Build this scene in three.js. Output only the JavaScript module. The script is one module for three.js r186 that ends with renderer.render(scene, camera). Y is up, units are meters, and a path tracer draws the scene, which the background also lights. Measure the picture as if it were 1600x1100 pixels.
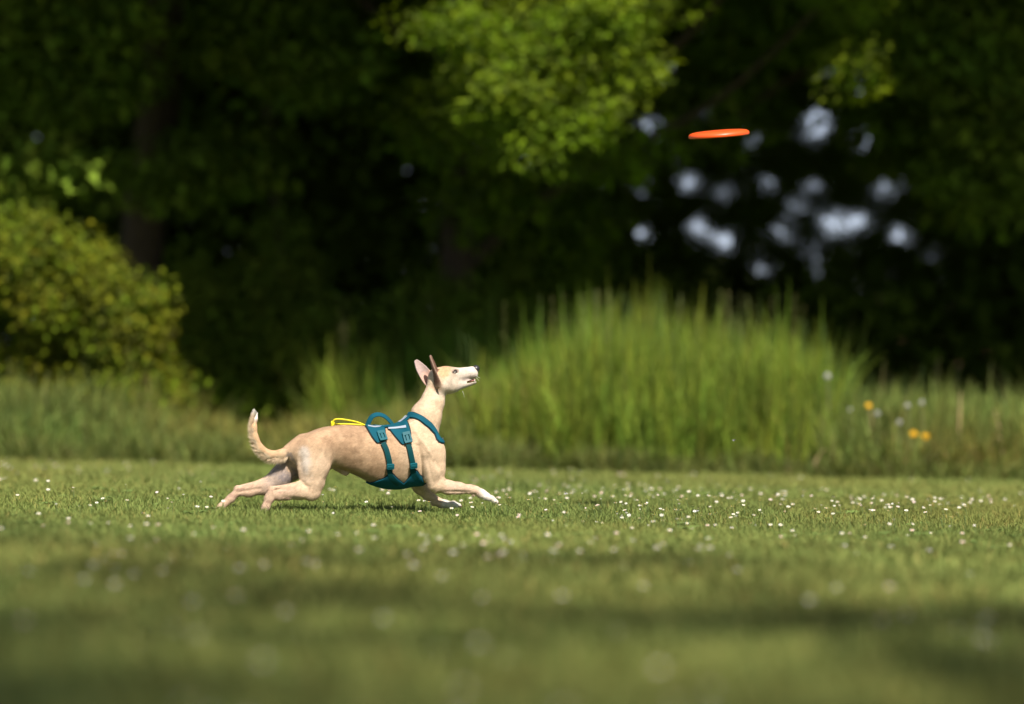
import * as THREE from 'three';
import { mergeGeometries } from 'three/addons/utils/BufferGeometryUtils.js';

// ---------------------------------------------------------------- camera, sky, sun, exposure
// A 131 mm lens close to the ground, wide open and focused on the running dog 13.3 m away.
const EYE = 0.43, FOCUS = 13.333;
const scene = new THREE.Scene();
const camera = new THREE.PerspectiveCamera(2 * Math.atan(550 / 6000) * 180 / Math.PI, 1600 / 1100, 0.1, 2000);
camera.position.set(0, EYE, 0);
camera.rotation.x = Math.atan(60 / 6000);
camera.focus = FOCUS;
camera.userData.fStop = 1.5;
camera.updateMatrixWorld(true);

const sunDirection = new THREE.Vector3(0.22, 0.74, 0.63).normalize();
{ // clear, slightly hazy sky: pale at the horizon, blue above, brighter round the sun
  const W = 256, H = 128, data = new Float32Array(W * H * 4), d = new THREE.Vector3();
  for (let j = 0; j < H; j++) for (let i = 0; i < W; i++) {
    const el = ((j + 0.5) / H - 0.5) * Math.PI, az = ((i + 0.5) / W - 0.5) * 2 * Math.PI;
    d.set(Math.cos(el) * Math.cos(az), Math.sin(el), Math.cos(el) * Math.sin(az));
    const up = Math.max(0, Math.sin(el)), haze = Math.exp(-up * 10), near = Math.pow(Math.max(0, d.dot(sunDirection)), 6);
    const o = (j * W + i) * 4;
    data[o] = 0.12 + 0.44 * haze + 0.22 * near;
    data[o + 1] = 0.165 + 0.46 * haze + 0.20 * near;
    data[o + 2] = 0.25 + 0.46 * haze + 0.16 * near;
    data[o + 3] = 1;
  }
  const sky = new THREE.DataTexture(data, W, H, THREE.RGBAFormat, THREE.FloatType);
  sky.mapping = THREE.EquirectangularReflectionMapping;
  sky.magFilter = THREE.LinearFilter;
  sky.needsUpdate = true;
  scene.background = sky;
  scene.environment = sky;
}
const sun = new THREE.DirectionalLight(new THREE.Color().setRGB(1, 0.93, 0.82), 4.7);
sun.position.copy(sunDirection).multiplyScalar(60).add(new THREE.Vector3(0, 0, -16));
sun.target.position.set(0, 0, -16);
sun.castShadow = true;
sun.shadow.mapSize.set(4096, 4096);
Object.assign(sun.shadow.camera, { left: -24, right: 24, top: 24, bottom: -24, near: 1, far: 140 });
scene.add(sun, sun.target);

const renderer = new THREE.WebGLRenderer({ antialias: true });
renderer.setSize(1024, 704);
renderer.toneMapping = THREE.LinearToneMapping;
renderer.toneMappingExposure = 1.74;
renderer.shadowMap.enabled = true;

// ---------------------------------------------------------------- helpers
function random(seed) {
  let s = seed | 0;
  return () => { s = (s + 0x6d2b79f5) | 0; let t = Math.imul(s ^ (s >>> 15), 1 | s); t = (t + Math.imul(t ^ (t >>> 7), 61 | t)) ^ t; return ((t ^ (t >>> 14)) >>> 0) / 4294967296; };
}
function hash3(x, y, z) {
  let h = Math.imul(x, 374761393) ^ Math.imul(y, 668265263) ^ Math.imul(z, 2147483647 ^ 0x5bd1e995);
  h = Math.imul(h ^ (h >>> 13), 1274126177);
  return ((h ^ (h >>> 16)) >>> 0) / 4294967296;
}
function noise3(x, y, z) { // value noise, 0 to 1
  const xi = Math.floor(x), yi = Math.floor(y), zi = Math.floor(z);
  let fx = x - xi, fy = y - yi, fz = z - zi;
  fx = fx * fx * (3 - 2 * fx); fy = fy * fy * (3 - 2 * fy); fz = fz * fz * (3 - 2 * fz);
  const m = (a, b, t) => a + (b - a) * t, h = hash3;
  return m(m(m(h(xi, yi, zi), h(xi + 1, yi, zi), fx), m(h(xi, yi + 1, zi), h(xi + 1, yi + 1, zi), fx), fy),
    m(m(h(xi, yi, zi + 1), h(xi + 1, yi, zi + 1), fx), m(h(xi, yi + 1, zi + 1), h(xi + 1, yi + 1, zi + 1), fx), fy), fz);
}
const fbm = (x, y, z) => 0.55 * noise3(x, y, z) + 0.28 * noise3(2.1 * x + 7, 2.1 * y, 2.1 * z) + 0.17 * noise3(4.3 * x, 4.3 * y + 3, 4.3 * z);
const clamp = (x, a = 0, b = 1) => Math.min(b, Math.max(a, x));
const lerp = (a, b, t) => a + (b - a) * t;
const step = (a, b, x) => { const t = clamp((x - a) / (b - a)); return t * t * (3 - 2 * t); };
const rgb = (r, g, b) => new THREE.Color().setRGB(r, g, b);
const used = new Map();
function numbered(name) {
  const n = used.get(name) ?? 0;
  used.set(name, n + 1);
  return n ? `${name}_${String(n).padStart(3, '0')}` : name;
}
function tag(o, label, category, group, kind) {
  o.userData.label = label;
  o.userData.category = category;
  if (group) o.userData.group = group;
  if (kind) o.userData.kind = kind;
  return o;
}
function top(o, name) { o.name = numbered(name); scene.add(o); return o; }
function part(name, geometry, material, parent) {
  const m = new THREE.Mesh(geometry, material);
  m.name = name; parent.add(m);
  m.castShadow = m.receiveShadow = true;
  return m;
}
// height of the lawn: it falls a little towards the right and is faintly uneven
function groundY(x, z) {
  return -0.02 * (clamp(x, -9, 9) + 0.5) + 0.018 * (noise3(x * 0.55 + 40, 3, z * 0.55) - 0.5) * step(-3, -5, z);
}
const atDepth = (u, depth) => (u - 800) / 6000 * depth;
const heightAt = (v, depth) => EYE + (610 - v) / 6000 * depth;
// copies: [x, y, z, turn, tilt, tiltDirection, scale, stretchY, colour]
const UP = new THREE.Vector3(0, 1, 0);
function scatter(name, geometry, material, list, parent) {
  const m = new THREE.InstancedMesh(geometry, material, list.length);
  const M = new THREE.Matrix4(), q = new THREE.Quaternion(), q2 = new THREE.Quaternion(), ax = new THREE.Vector3(), p = new THREE.Vector3(), s = new THREE.Vector3();
  list.forEach((c, i) => {
    q.setFromAxisAngle(UP, c.turn ?? 0);
    if (c.tilt) { ax.set(Math.cos(c.lean ?? 0), 0, Math.sin(c.lean ?? 0)); q2.setFromAxisAngle(ax, c.tilt); q.premultiply(q2); }
    s.set(c.scale, c.scale * (c.stretch ?? 1), c.scale);
    m.setMatrixAt(i, M.compose(p.set(c.x, c.y, c.z), q, s));
    if (c.color) m.setColorAt(i, c.color);
  });
  m.name = name;
  m.castShadow = m.receiveShadow = true;
  if (parent) parent.add(m);
  return m;
}
function bufferGeometry(position, index, extra = {}) {
  const g = new THREE.BufferGeometry();
  g.setAttribute('position', new THREE.Float32BufferAttribute(position, 3));
  if (index) g.setIndex(index);
  if (extra.uv) g.setAttribute('uv', new THREE.Float32BufferAttribute(extra.uv, 2));
  if (extra.color) g.setAttribute('color', new THREE.Float32BufferAttribute(extra.color, 3));
  if (extra.normal) g.setAttribute('normal', new THREE.Float32BufferAttribute(extra.normal, 3)); else g.computeVertexNormals();
  return g;
}
// a tube through points with a radius at each, closed at both ends
function limb(points, radii, sides = 10, segments = 24, rough = 0, seed = 1) {
  const curve = new THREE.CatmullRomCurve3(points.map((p) => new THREE.Vector3(...p)));
  const frames = curve.computeFrenetFrames(segments, false), pos = [], idx = [], uv = [], P = new THREE.Vector3();
  let run = 0, last = null;
  for (let i = 0; i <= segments; i++) {
    const t = i / segments, f = t * (radii.length - 1), k = Math.min(radii.length - 2, Math.floor(f)), r = lerp(radii[k], radii[k + 1], f - k);
    curve.getPoint(t, P);
    if (last) run += P.distanceTo(last);
    last = P.clone();
    for (let j = 0; j <= sides; j++) {
      const a = j / sides * 2 * Math.PI, n = frames.normals[i].clone().multiplyScalar(Math.cos(a)).addScaledVector(frames.binormals[i], Math.sin(a));
      const w = r * (1 + rough * (fbm(Math.cos(a) * 1.7 + seed * 9, Math.sin(a) * 1.7, run * 2.2) - 0.5));
      pos.push(P.x + n.x * w, P.y + n.y * w, P.z + n.z * w);
      uv.push(a * r, run);
    }
  }
  const c = sides + 1;
  for (let i = 0; i < segments; i++) for (let j = 0; j < sides; j++) { const a = i * c + j; idx.push(a, a + 1, a + c, a + 1, a + c + 1, a + c); }
  for (const [ring, flip] of [[0, 1], [segments, 0]]) for (let j = 1; j < sides - 1; j++) { const b = ring * c; flip ? idx.push(b, b + j + 1, b + j) : idx.push(b, b + j, b + j + 1); }
  return bufferGeometry(pos, idx, { uv });
}
// ---------------------------------------------------------------- the ground
const SUNLINE = (z, y) => -z + 0.852 * y;              // constant along a sunbeam seen from the side: tells which points the canopy edge shades
function lawnTexture() {
  const N = 512, data = new Uint8Array(N * N * 4);
  const wrapNoise = (x, y, f, s) => { // tileable value noise
    const xi = Math.floor(x * f), yi = Math.floor(y * f), fx = x * f - xi, fy = y * f - yi, sx = fx * fx * (3 - 2 * fx), sy = fy * fy * (3 - 2 * fy), h = (a, b) => hash3(((a % f) + f) % f, ((b % f) + f) % f, s);
    return lerp(lerp(h(xi, yi), h(xi + 1, yi), sx), lerp(h(xi, yi + 1), h(xi + 1, yi + 1), sx), sy);
  };
  for (let j = 0; j < N; j++) for (let i = 0; i < N; i++) {
    const x = i / N, y = j / N, a = wrapNoise(x, y, 8, 1), b = wrapNoise(x, y, 37, 2), c = wrapNoise(x, y, 149, 3), k = 0.5 + 0.35 * (a - 0.5) + 0.5 * (b - 0.5) + 0.8 * (c - 0.5), soil = step(0.62, 0.8, b * 0.6 + c * 0.4);
    data.set([lerp(62 + 46 * k, 92, soil * 0.7), lerp(80 + 52 * k, 78, soil * 0.7), lerp(30 + 24 * k, 48, soil * 0.7), 255], (j * N + i) * 4);
  }
  const t = new THREE.DataTexture(data, N, N);
  t.wrapS = t.wrapT = THREE.RepeatWrapping; t.magFilter = THREE.LinearFilter; t.colorSpace = THREE.SRGBColorSpace; t.needsUpdate = true;
  return t;
}
{
  const line = (edges) => edges.flatMap(([a, b, n], k) => Array.from({ length: n + (k === edges.length - 1 ? 1 : 0) }, (_, i) => a + (b - a) * i / n));
  const xs = line([[-700, -60, 12], [-60, -12, 12], [-12, 12, 96], [12, 60, 12], [60, 700, 12]]), zs = line([[60, 4, 10], [4, -36, 160], [-36, -120, 20], [-120, -900, 14]]), pos = [], uv = [], idx = [];
  for (const z of zs) for (const x of xs) { pos.push(x, groundY(x, z), z); uv.push(x / 1.7, z / 1.7); }
  for (let j = 0; j < zs.length - 1; j++) for (let i = 0; i < xs.length - 1; i++) { const a = j * xs.length + i, b = a + 1, c = a + xs.length; idx.push(a, b, c, b, c + 1, c); }
  const soil = new THREE.MeshStandardMaterial({ map: lawnTexture(), color: rgb(0.95, 0.95, 0.95), roughness: 1 });
  const lawn = part('lawn', bufferGeometry(pos, idx, { uv }), soil, scene);
  tag(lawn, 'wide mown lawn scattered with daisies', 'lawn', null, 'structure');
}
// ---------------------------------------------------------------- short lawn grass
const bladeMaterial = (r, g, b, through = 0.35) => through ? new THREE.MeshPhysicalMaterial({ color: rgb(r, g, b), roughness: 1, specularIntensity: 0.2, transmission: through, thickness: 0, side: THREE.DoubleSide }) : new THREE.MeshPhysicalMaterial({ color: rgb(r, g, b), roughness: 0.8, specularIntensity: 0.2, side: THREE.DoubleSide });
// half-metre patches of turf, laid edge to edge at quarter turns
function turf(seed, blades, height, width, size, tall) {
  const rnd = random(seed), pos = [], idx = [], col = [];
  for (let k = 0; k < blades; k++) {
    const x = (rnd() - 0.5) * size, z = (rnd() - 0.5) * size, clump = fbm(x * 9 + seed * 7, 1, z * 9), lush = fbm(x * 22 + seed, 5, z * 22), long = rnd() < tall ? 1.7 : 1, h = height * long * (0.4 + 0.6 * rnd()) * (0.7 + 0.7 * clump), dir = rnd() * 6.283, over = (0.3 + 0.9 * rnd()) * h * 0.8, w = width * (0.6 + 0.8 * rnd()), side = dir + 1 + rnd();
    const dry = rnd() < 0.05 + 0.10 * step(0.55, 0.75, lush), t0 = (0.78 + 0.35 * rnd()) * (0.82 + 0.4 * lush), b = pos.length / 3, sx = Math.cos(side) * w, sz = Math.sin(side) * w, dx = Math.cos(dir) * over, dz = Math.sin(dir) * over;
    pos.push(x - sx, -0.004, z - sz, x + sx, -0.004, z + sz, x + dx * 0.3 - sx * 0.75, h * 0.6, z + dz * 0.3 - sz * 0.75, x + dx * 0.3 + sx * 0.75, h * 0.6, z + dz * 0.3 + sz * 0.75, x + dx, h * 0.92, z + dz);
    for (let q = 0; q < 5; q++) col.push(t0 * (dry ? 1.9 : 0.9 + 0.3 * clump), t0 * (dry ? 1.25 : 1), t0 * (dry ? 1.5 : 1));
    idx.push(b, b + 1, b + 2, b + 1, b + 3, b + 2, b + 2, b + 3, b + 4);
  }
  return bufferGeometry(pos, idx, { color: col });
}
{
  const rnd = random(11), grass = top(new THREE.Group(), 'lawn_grass');
  tag(grass, 'short mown grass covering the lawn', 'grass', null, 'stuff');
  const mat = bladeMaterial(0.174, 0.214, 0.062, 0); mat.vertexColors = true;
  const fine = [1, 2, 3, 4, 5].map((k) => turf(k, 3200, 0.027, 0.0012, 0.53, 0.04)), coarse = [6, 7, 8].map((k) => turf(k, 1300, 0.036, 0.0020, 0.53, 0.04));
  const kinds = [...fine, ...coarse], lists = kinds.map(() => []);
  for (let d = 2.75; d < 20.6; d += 0.5) for (let i = -9; i <= 9; i++) {
    const x = i * 0.5 + 0.25, z = -d, half = 0.1334 * d + 0.9;
    if (Math.abs(x) > half + 0.3) continue;
    const sharp = d > 11.2 && d < 16.2, k = sharp ? Math.floor(rnd() * 5) : 5 + Math.floor(rnd() * 3), tone = 0.90 + 0.5 * (fbm(x * 0.45 + 3, 1, z * 0.45) - 0.45), warm = 0.95 + 0.6 * (fbm(x * 0.35 + 20, 2, z * 0.35) - 0.4);
    lists[k].push({ x, y: groundY(x, z), z, turn: Math.floor(rnd() * 4) * Math.PI / 2, tilt: 0.02, lean: -Math.PI / 2, scale: 1, stretch: 0.9 + 0.25 * rnd(), color: rgb(tone * warm, tone, tone * 0.9) });
  }
  lists.forEach((l, i) => scatter('turf_patch', kinds[i], mat, l, grass));
}
// ---------------------------------------------------------------- tall meadow grass along the wood's edge
const meadowEdge = (x) => 20.2 + 0.16 * Math.sin(x * 2.1) + 0.12 * Math.sin(x * 5.3 + 1);
function profile(list, u) { let i = 0; while (i < list.length - 2 && u > list[i + 1][0]) i++; return lerp(list[i][1], list[i + 1][1], clamp((u - list[i][0]) / (list[i + 1][0] - list[i][0]))); }
{
  const rnd = random(23), U = (x, d) => 800 + x / d * 6000;
  const tallness = [[-700, 0.45], [0, 0.44], [120, 0.46], [230, 0.40], [330, 0.28], [420, 0.22], [470, 0.26], [600, 0.32], [700, 0.38], [770, 0.52], [840, 0.76], [960, 0.85], [1100, 0.88], [1200, 0.88], [1238, 0.78], [1268, 0.56], [1310, 0.50], [1400, 0.50], [1600, 0.48], [2300, 0.45]];
  // half-metre clumps of upright blades, one metre tall before they are stretched to the height the place calls for
  const clump = (seed, blades, size, broad) => {
    const r2 = random(seed), pos = [], idx = [], col = [];
    for (let k = 0; k < blades; k++) {
      const x0 = (r2() - 0.5) * size, z0 = (r2() - 0.5) * size, tuftTone = fbm(x0 * 7 + seed, 2, z0 * 7), h = (0.35 + 0.65 * Math.pow(r2(), 0.6)) * (0.72 + 0.5 * fbm(x0 * 5 + seed * 3, 9, z0 * 5)), dir = r2() * 6.283, lean = (0.05 + 0.32 * r2() * r2()) * h, droop = r2() < 0.5 ? 0.20 * r2() + 0.05 : 0.02, w = broad * (0.45 + 1.1 * r2() * r2()), side = dir + 1.1 + r2() * 0.9, n = 5, b = pos.length / 3;
      const dry = r2() < 0.03, tone = (0.55 + 0.75 * r2()) * (0.65 + 0.7 * tuftTone), gold = 0.85 + 0.4 * r2();
      for (let i = 0; i <= n; i++) {
        const t = i / n, out = lean * t + droop * t * t * t, cx = x0 + Math.cos(dir) * out, cz = z0 + Math.sin(dir) * out, cy = h * t - droop * 0.5 * t * t * t, ww = w * (i === n ? 0.05 : Math.sin(Math.PI * (0.28 + 0.62 * t)));
        pos.push(cx - Math.cos(side) * ww, cy, cz - Math.sin(side) * ww, cx + Math.cos(side) * ww, cy, cz + Math.sin(side) * ww);
        for (let q = 0; q < 2; q++) col.push(tone * (dry ? 2.2 : gold), tone * (dry ? 1.4 : 1), tone * (dry ? 2.5 : 1));
        if (i) { const e = b + i * 2; idx.push(e - 2, e - 1, e, e - 1, e + 1, e); }
      }
    }
    return bufferGeometry(pos, idx, { color: col });
  };
  const kinds = [31, 32, 33, 34].map((k) => clump(k, 210, 0.52, 0.0062)), groups = {};
  for (const [name, label, r, g, b] of [['tall_grass', 'tall bright green meadow grass standing behind the running dog', 0.158, 0.258, 0.030], ['rough_grass', 'knee-high rough grass in front of the shrubs and dandelions', 0.190, 0.235, 0.056]]) {
    const o = top(new THREE.Group(), name);
    tag(o, label, 'grass', null, 'stuff');
    const mat = bladeMaterial(r, g, b, 0.4); mat.vertexColors = true;
    groups[name] = { o, mat, lists: kinds.map(() => []), heads: [] };
  }
  const grow = (x, deep, t, again, row) => {
    const d = meadowEdge(x) + deep, near = step(-0.1, 0.9, deep), h = t * (0.5 + 0.5 * near) * (0.9 + 0.35 * rnd()) * (0.82 + 0.4 * fbm(x * 1.6, 4, d * 1.6));
    if (again && (t < 0.6 ? row > 3 : row > 5)) return;
    const g = t > 0.6 ? groups.tall_grass : groups.rough_grass, yellow = step(0.45, 0.65, fbm(x * 0.8 + 9, 7, d * 0.8)), tone = 0.85 + 0.3 * rnd();
    g.lists[Math.floor(rnd() * 4)].push({ x, y: groundY(x, -d) - 0.01, z: -d, turn: rnd() * 6.283, scale: 1, stretch: h, color: rgb(tone * (0.88 + 0.3 * yellow), tone, tone * 0.95) });
    const many = t > 0.6 ? 2 : rnd() < 0.5 ? 1 : 2;
    for (let q = 0; q < many; q++) g.heads.push({ x: x + (rnd() - 0.5) * 0.5, y: groundY(x, -d), z: -d + (rnd() - 0.5) * 0.4, turn: rnd() * 6.283, tilt: (rnd() - 0.5) * 0.28, lean: rnd() * 6.283, scale: Math.min(h * (0.85 + 0.35 * rnd()), 1.02), color: rgb(0.75 + 0.45 * rnd(), 0.8 + 0.3 * rnd(), 0.8) });
  };
  for (let ix = -15; ix <= 15; ix++) for (let row = 0; row < 8; row++) for (let again = 0; again < 2; again++) {
    const x = ix * 0.36 + (rnd() - 0.5) * 0.3, deep = row * 0.38 + rnd() * 0.3 + 0.12;
    grow(x, deep, profile(tallness, U(x, meadowEdge(x) + deep)), again, row);
  }
  for (let ix = -3; ix <= 1; ix++) for (let row = 0; row < 5; row++) { // the stand under the maple's crown
    const x = ix * 0.34 + 0.12 + (rnd() - 0.5) * 0.3, deep = 3.25 + row * 0.36 + rnd() * 0.3;
    grow(x, deep, 0.80 + 0.1 * rnd(), 0, row);
  }
  for (let i = 0; i < 90; i++) { // the ragged fringe towards the lawn
    const x = (rnd() * 2 - 1) * 5, d = meadowEdge(x) - 0.12 + 0.25 * rnd(), tone = 0.7 + 0.35 * rnd();
    groups.rough_grass.lists[i % 4].push({ x, y: groundY(x, -d) - 0.01, z: -d, turn: rnd() * 6.283, scale: 0.7, stretch: (0.10 + 0.14 * rnd()) / 0.7, color: rgb(tone, tone, tone) });
  }
  // a flowering stalk with a loose, fine seed head
  const stalk = (seed) => {
    const r2 = random(seed), pos = [], idx = [], bow = 0.10 * (r2() - 0.3), top1 = 0.72 + 0.08 * r2();
    for (let i = 0; i < 5; i++) { const a = i / 5, b = (i + 1) / 5, p = pos.length / 3, w = 0.0010; pos.push(bow * a * a - w, a, 0, bow * a * a + w, a, 0, bow * b * b - w, b, 0, bow * b * b + w, b, 0); idx.push(p, p + 1, p + 2, p + 1, p + 3, p + 2); }
    for (let i = 0; i < 26; i++) {
      const t = top1 + (1 - top1) * r2(), a = r2() * 6.283, out = 0.11 * (1.02 - t) * r2() + 0.004, x = bow * t * t + Math.cos(a) * out, z = Math.sin(a) * out, y = t + out * 0.35, w = 0.0019, q = r2() * 6.283, b = pos.length / 3;
      pos.push(x - Math.cos(q) * w, y, z - Math.sin(q) * w, x + Math.cos(q) * w, y, z + Math.sin(q) * w, x + Math.cos(a) * 0.006, y + 0.014 - out * 0.2, z + Math.sin(a) * 0.006); idx.push(b, b + 1, b + 2);
    }
    return bufferGeometry(pos, idx);
  };
  const seedMat = bladeMaterial(0.20, 0.24, 0.10, 0.3), stalks = [stalk(5), stalk(6), stalk(7)];
  for (const g of Object.values(groups)) {
    g.lists.forEach((l, i) => l.length && scatter('blade_clump', kinds[i], g.mat, l, g.o));
    stalks.forEach((s, i) => scatter('seed_stalk', s, seedMat, g.heads.filter((_, k) => k % 3 === i), g.o));
  }
}
// ---------------------------------------------------------------- leaves
function leafSpray(seed, leaves, radius, size, flatness = 0.5) {
  const rnd = random(seed), pos = [], idx = [], col = [], n = new THREE.Vector3(), s = new THREE.Vector3(), d = new THREE.Vector3();
  for (let i = 0; i < leaves; i++) {
    const r = radius * Math.cbrt(rnd()), a = rnd() * 6.283, c = rnd() * 2 - 1, q = Math.sqrt(1 - c * c), x = r * q * Math.cos(a), y = r * c * flatness, z = r * q * Math.sin(a), L = size * (0.6 + 0.7 * rnd());
    d.set(rnd() - 0.5 + x / radius * 0.6, (rnd() - 0.7) * 0.8, rnd() - 0.5 + z / radius * 0.6).normalize();
    n.set((rnd() - 0.5) * 1.2, 1, (rnd() - 0.5) * 1.2).normalize();
    s.crossVectors(d, n).normalize(); n.crossVectors(s, d);
    const b = pos.length / 3, w = L * 0.36, f = L * 0.12, tone = 0.75 + 0.5 * rnd();
    const put = (along, side, lift) => { pos.push(x + d.x * along + s.x * side + n.x * lift, y + d.y * along + s.y * side + n.y * lift, z + d.z * along + s.z * side + n.z * lift); col.push(tone, tone, tone); };
    put(0, 0, 0); put(L * 0.32, w, f); put(L * 0.42, 0, 0); put(L * 0.32, -w, f); put(L, 0, -f);
    idx.push(b, b + 1, b + 2, b, b + 2, b + 3, b + 1, b + 4, b + 2, b + 2, b + 4, b + 3);
  }
  return bufferGeometry(pos, idx, { color: col });
}
const sprays = [leafSpray(1, 90, 0.46, 0.105), leafSpray(2, 84, 0.48, 0.115), leafSpray(3, 96, 0.44, 0.095)];
const smallSprays = [leafSpray(4, 76, 0.16, 0.038, 0.95), leafSpray(5, 70, 0.18, 0.042, 0.9)], mapleSprays = [leafSpray(6, 96, 0.25, 0.052, 0.6), leafSpray(7, 90, 0.28, 0.058, 0.55)];
function leafMaterial(r, g, b, through = 0.35) { const m = bladeMaterial(r, g, b, through); m.vertexColors = true; return m; }
const leafTone = (rnd, spread = 0.35, warm = 0.2) => { const t = 1 - spread / 2 + spread * rnd(), w = 1 + warm * (rnd() - 0.4); return rgb(t * w, t, t * 0.95); };
function foliage(name, parent, kinds, material, list) {
  const split = kinds.map((_, i) => list.filter((_, k) => k % kinds.length === i));
  const holder = new THREE.Group(); holder.name = name; holder.userData.kind = 'stuff'; parent.add(holder);
  kinds.forEach((g, i) => split[i].length && scatter('leaf_spray', g, material, split[i], holder));
  return holder;
}
const barkTexture = (() => {
  const N = 256, data = new Uint8Array(N * N * 4);
  for (let j = 0; j < N; j++) for (let i = 0; i < N; i++) { const a = hash3(i >> 1, j >> 4, 3), b = Math.abs(Math.sin(i * Math.PI / 16 + 2 * Math.sin(j * Math.PI * 2 / N))), c = hash3(i, j, 9), k = 60 + 70 * b + 50 * a + 30 * c; data.set([k, k * 0.9, k * 0.78, 255], (j * N + i) * 4); }
  const t = new THREE.DataTexture(data, N, N); t.wrapS = t.wrapT = THREE.RepeatWrapping; t.magFilter = THREE.LinearFilter; t.colorSpace = THREE.SRGBColorSpace; t.repeat.set(2, 0.7); t.needsUpdate = true; return t;
})();
const bark = new THREE.MeshStandardMaterial({ map: barkTexture, color: rgb(0.24, 0.195, 0.155), roughness: 0.95, bumpMap: barkTexture, bumpScale: 0.012 });

// ---------------------------------------------------------------- trees of the wood: trunks, limbs and crowns
// Each crown takes the leaf sprays of the canopy that lie nearest to its own trunk.
const trees = [
  { label: 'thick leaning dark trunk rising behind the yellow-green bush', base: [-2.52, -25.8], trunk: [[-2.52, 0, -25.8], [-2.50, 1.3, -25.8], [-2.36, 2.4, -25.7], [-2.25, 4.2, -25.6], [-2.3, 7, -25.4]], r: [0.19, 0.15, 0.14, 0.13, 0.08], limbs: [[[-2.3, 3.6, -25.6], [-3.2, 4.6, -25.0], [-4.2, 5.4, -24.2]], [[-2.26, 4.0, -25.6], [-1.4, 4.8, -24.8], [-0.8, 5.6, -23.8]]] },
  { label: 'slim dark tree stem standing behind the shaded shrub', base: [-1.62, -26.8], trunk: [[-1.62, 0, -26.8], [-1.62, 1.5, -26.8], [-1.70, 2.5, -26.8], [-1.66, 4.5, -26.7], [-1.5, 6.4, -26.6]], r: [0.055, 0.04, 0.036, 0.034, 0.02], limbs: [[[-1.66, 3.4, -26.7], [-1.2, 4.2, -26.2], [-0.9, 4.7, -25.7]]] },
  { label: 'big maple with sunlit hanging foliage and long limbs over the meadow grass', base: [-0.38, -25.6], trunk: [[-0.38, 0, -25.6], [-0.37, 1.3, -25.6], [-0.34, 2.6, -25.6], [-0.3, 4.4, -25.5], [-0.2, 7.5, -25.2]], r: [0.15, 0.115, 0.105, 0.10, 0.06], limbs: [[[-0.36, 1.2, -25.6], [0.25, 1.75, -25.4], [0.75, 2.02, -25.2], [1.3, 2.3, -25.0], [2.2, 3.1, -24.6]], [[-0.33, 2.0, -25.6], [0.6, 2.35, -25.2], [1.15, 2.75, -24.9], [1.9, 3.7, -24.3]], [[-0.3, 3.4, -25.5], [-0.1, 3.4, -24.2], [0.2, 3.1, -23.0], [0.5, 2.7, -22.4]], [[-0.32, 2.6, -25.6], [-0.9, 2.9, -25.0], [-1.5, 3.5, -24.4]]] },
  { label: 'dark tree with limbs sagging over the dandelions at the wood edge', base: [4.3, -27], trunk: [[4.3, 0, -27], [4.26, 1.4, -27], [4.2, 2.8, -26.9], [4.3, 4.8, -26.6], [4.3, 7.5, -26.2]], r: [0.22, 0.17, 0.15, 0.14, 0.08], limbs: [[[4.22, 2.4, -26.9], [3.3, 2.8, -26.5], [2.6, 2.75, -26.2], [1.9, 2.55, -25.9], [1.35, 2.1, -25.7]], [[4.22, 3.2, -26.8], [2.4, 3.2, -25.8], [1.7, 2.95, -25.3]]] },
  { label: 'broad tree at the end of the wood edge past the dandelions', base: [8.2, -24.8], trunk: [[8.2, 0, -24.8], [8.1, 2, -24.8], [8.1, 4, -24.6], [8.0, 7.5, -24.2]], r: [0.28, 0.2, 0.17, 0.09], limbs: [[[8.1, 3.4, -24.6], [7.0, 4.4, -23.6], [6.0, 5.2, -22.6]]] },
  { label: 'tree at the far end of the wood edge, past the yellow-green bush', base: [-6.4, -26.2], trunk: [[-6.4, 0, -26.2], [-6.3, 2.2, -26.2], [-6.4, 4.2, -26], [-6.3, 7.3, -25.6]], r: [0.24, 0.18, 0.15, 0.08], limbs: [[[-6.35, 3.2, -26], [-5.2, 4.3, -25], [-4.6, 5, -24.2]]] },
];
const canopyLists = trees.map(() => []), sunlitMaple = [];
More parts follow.
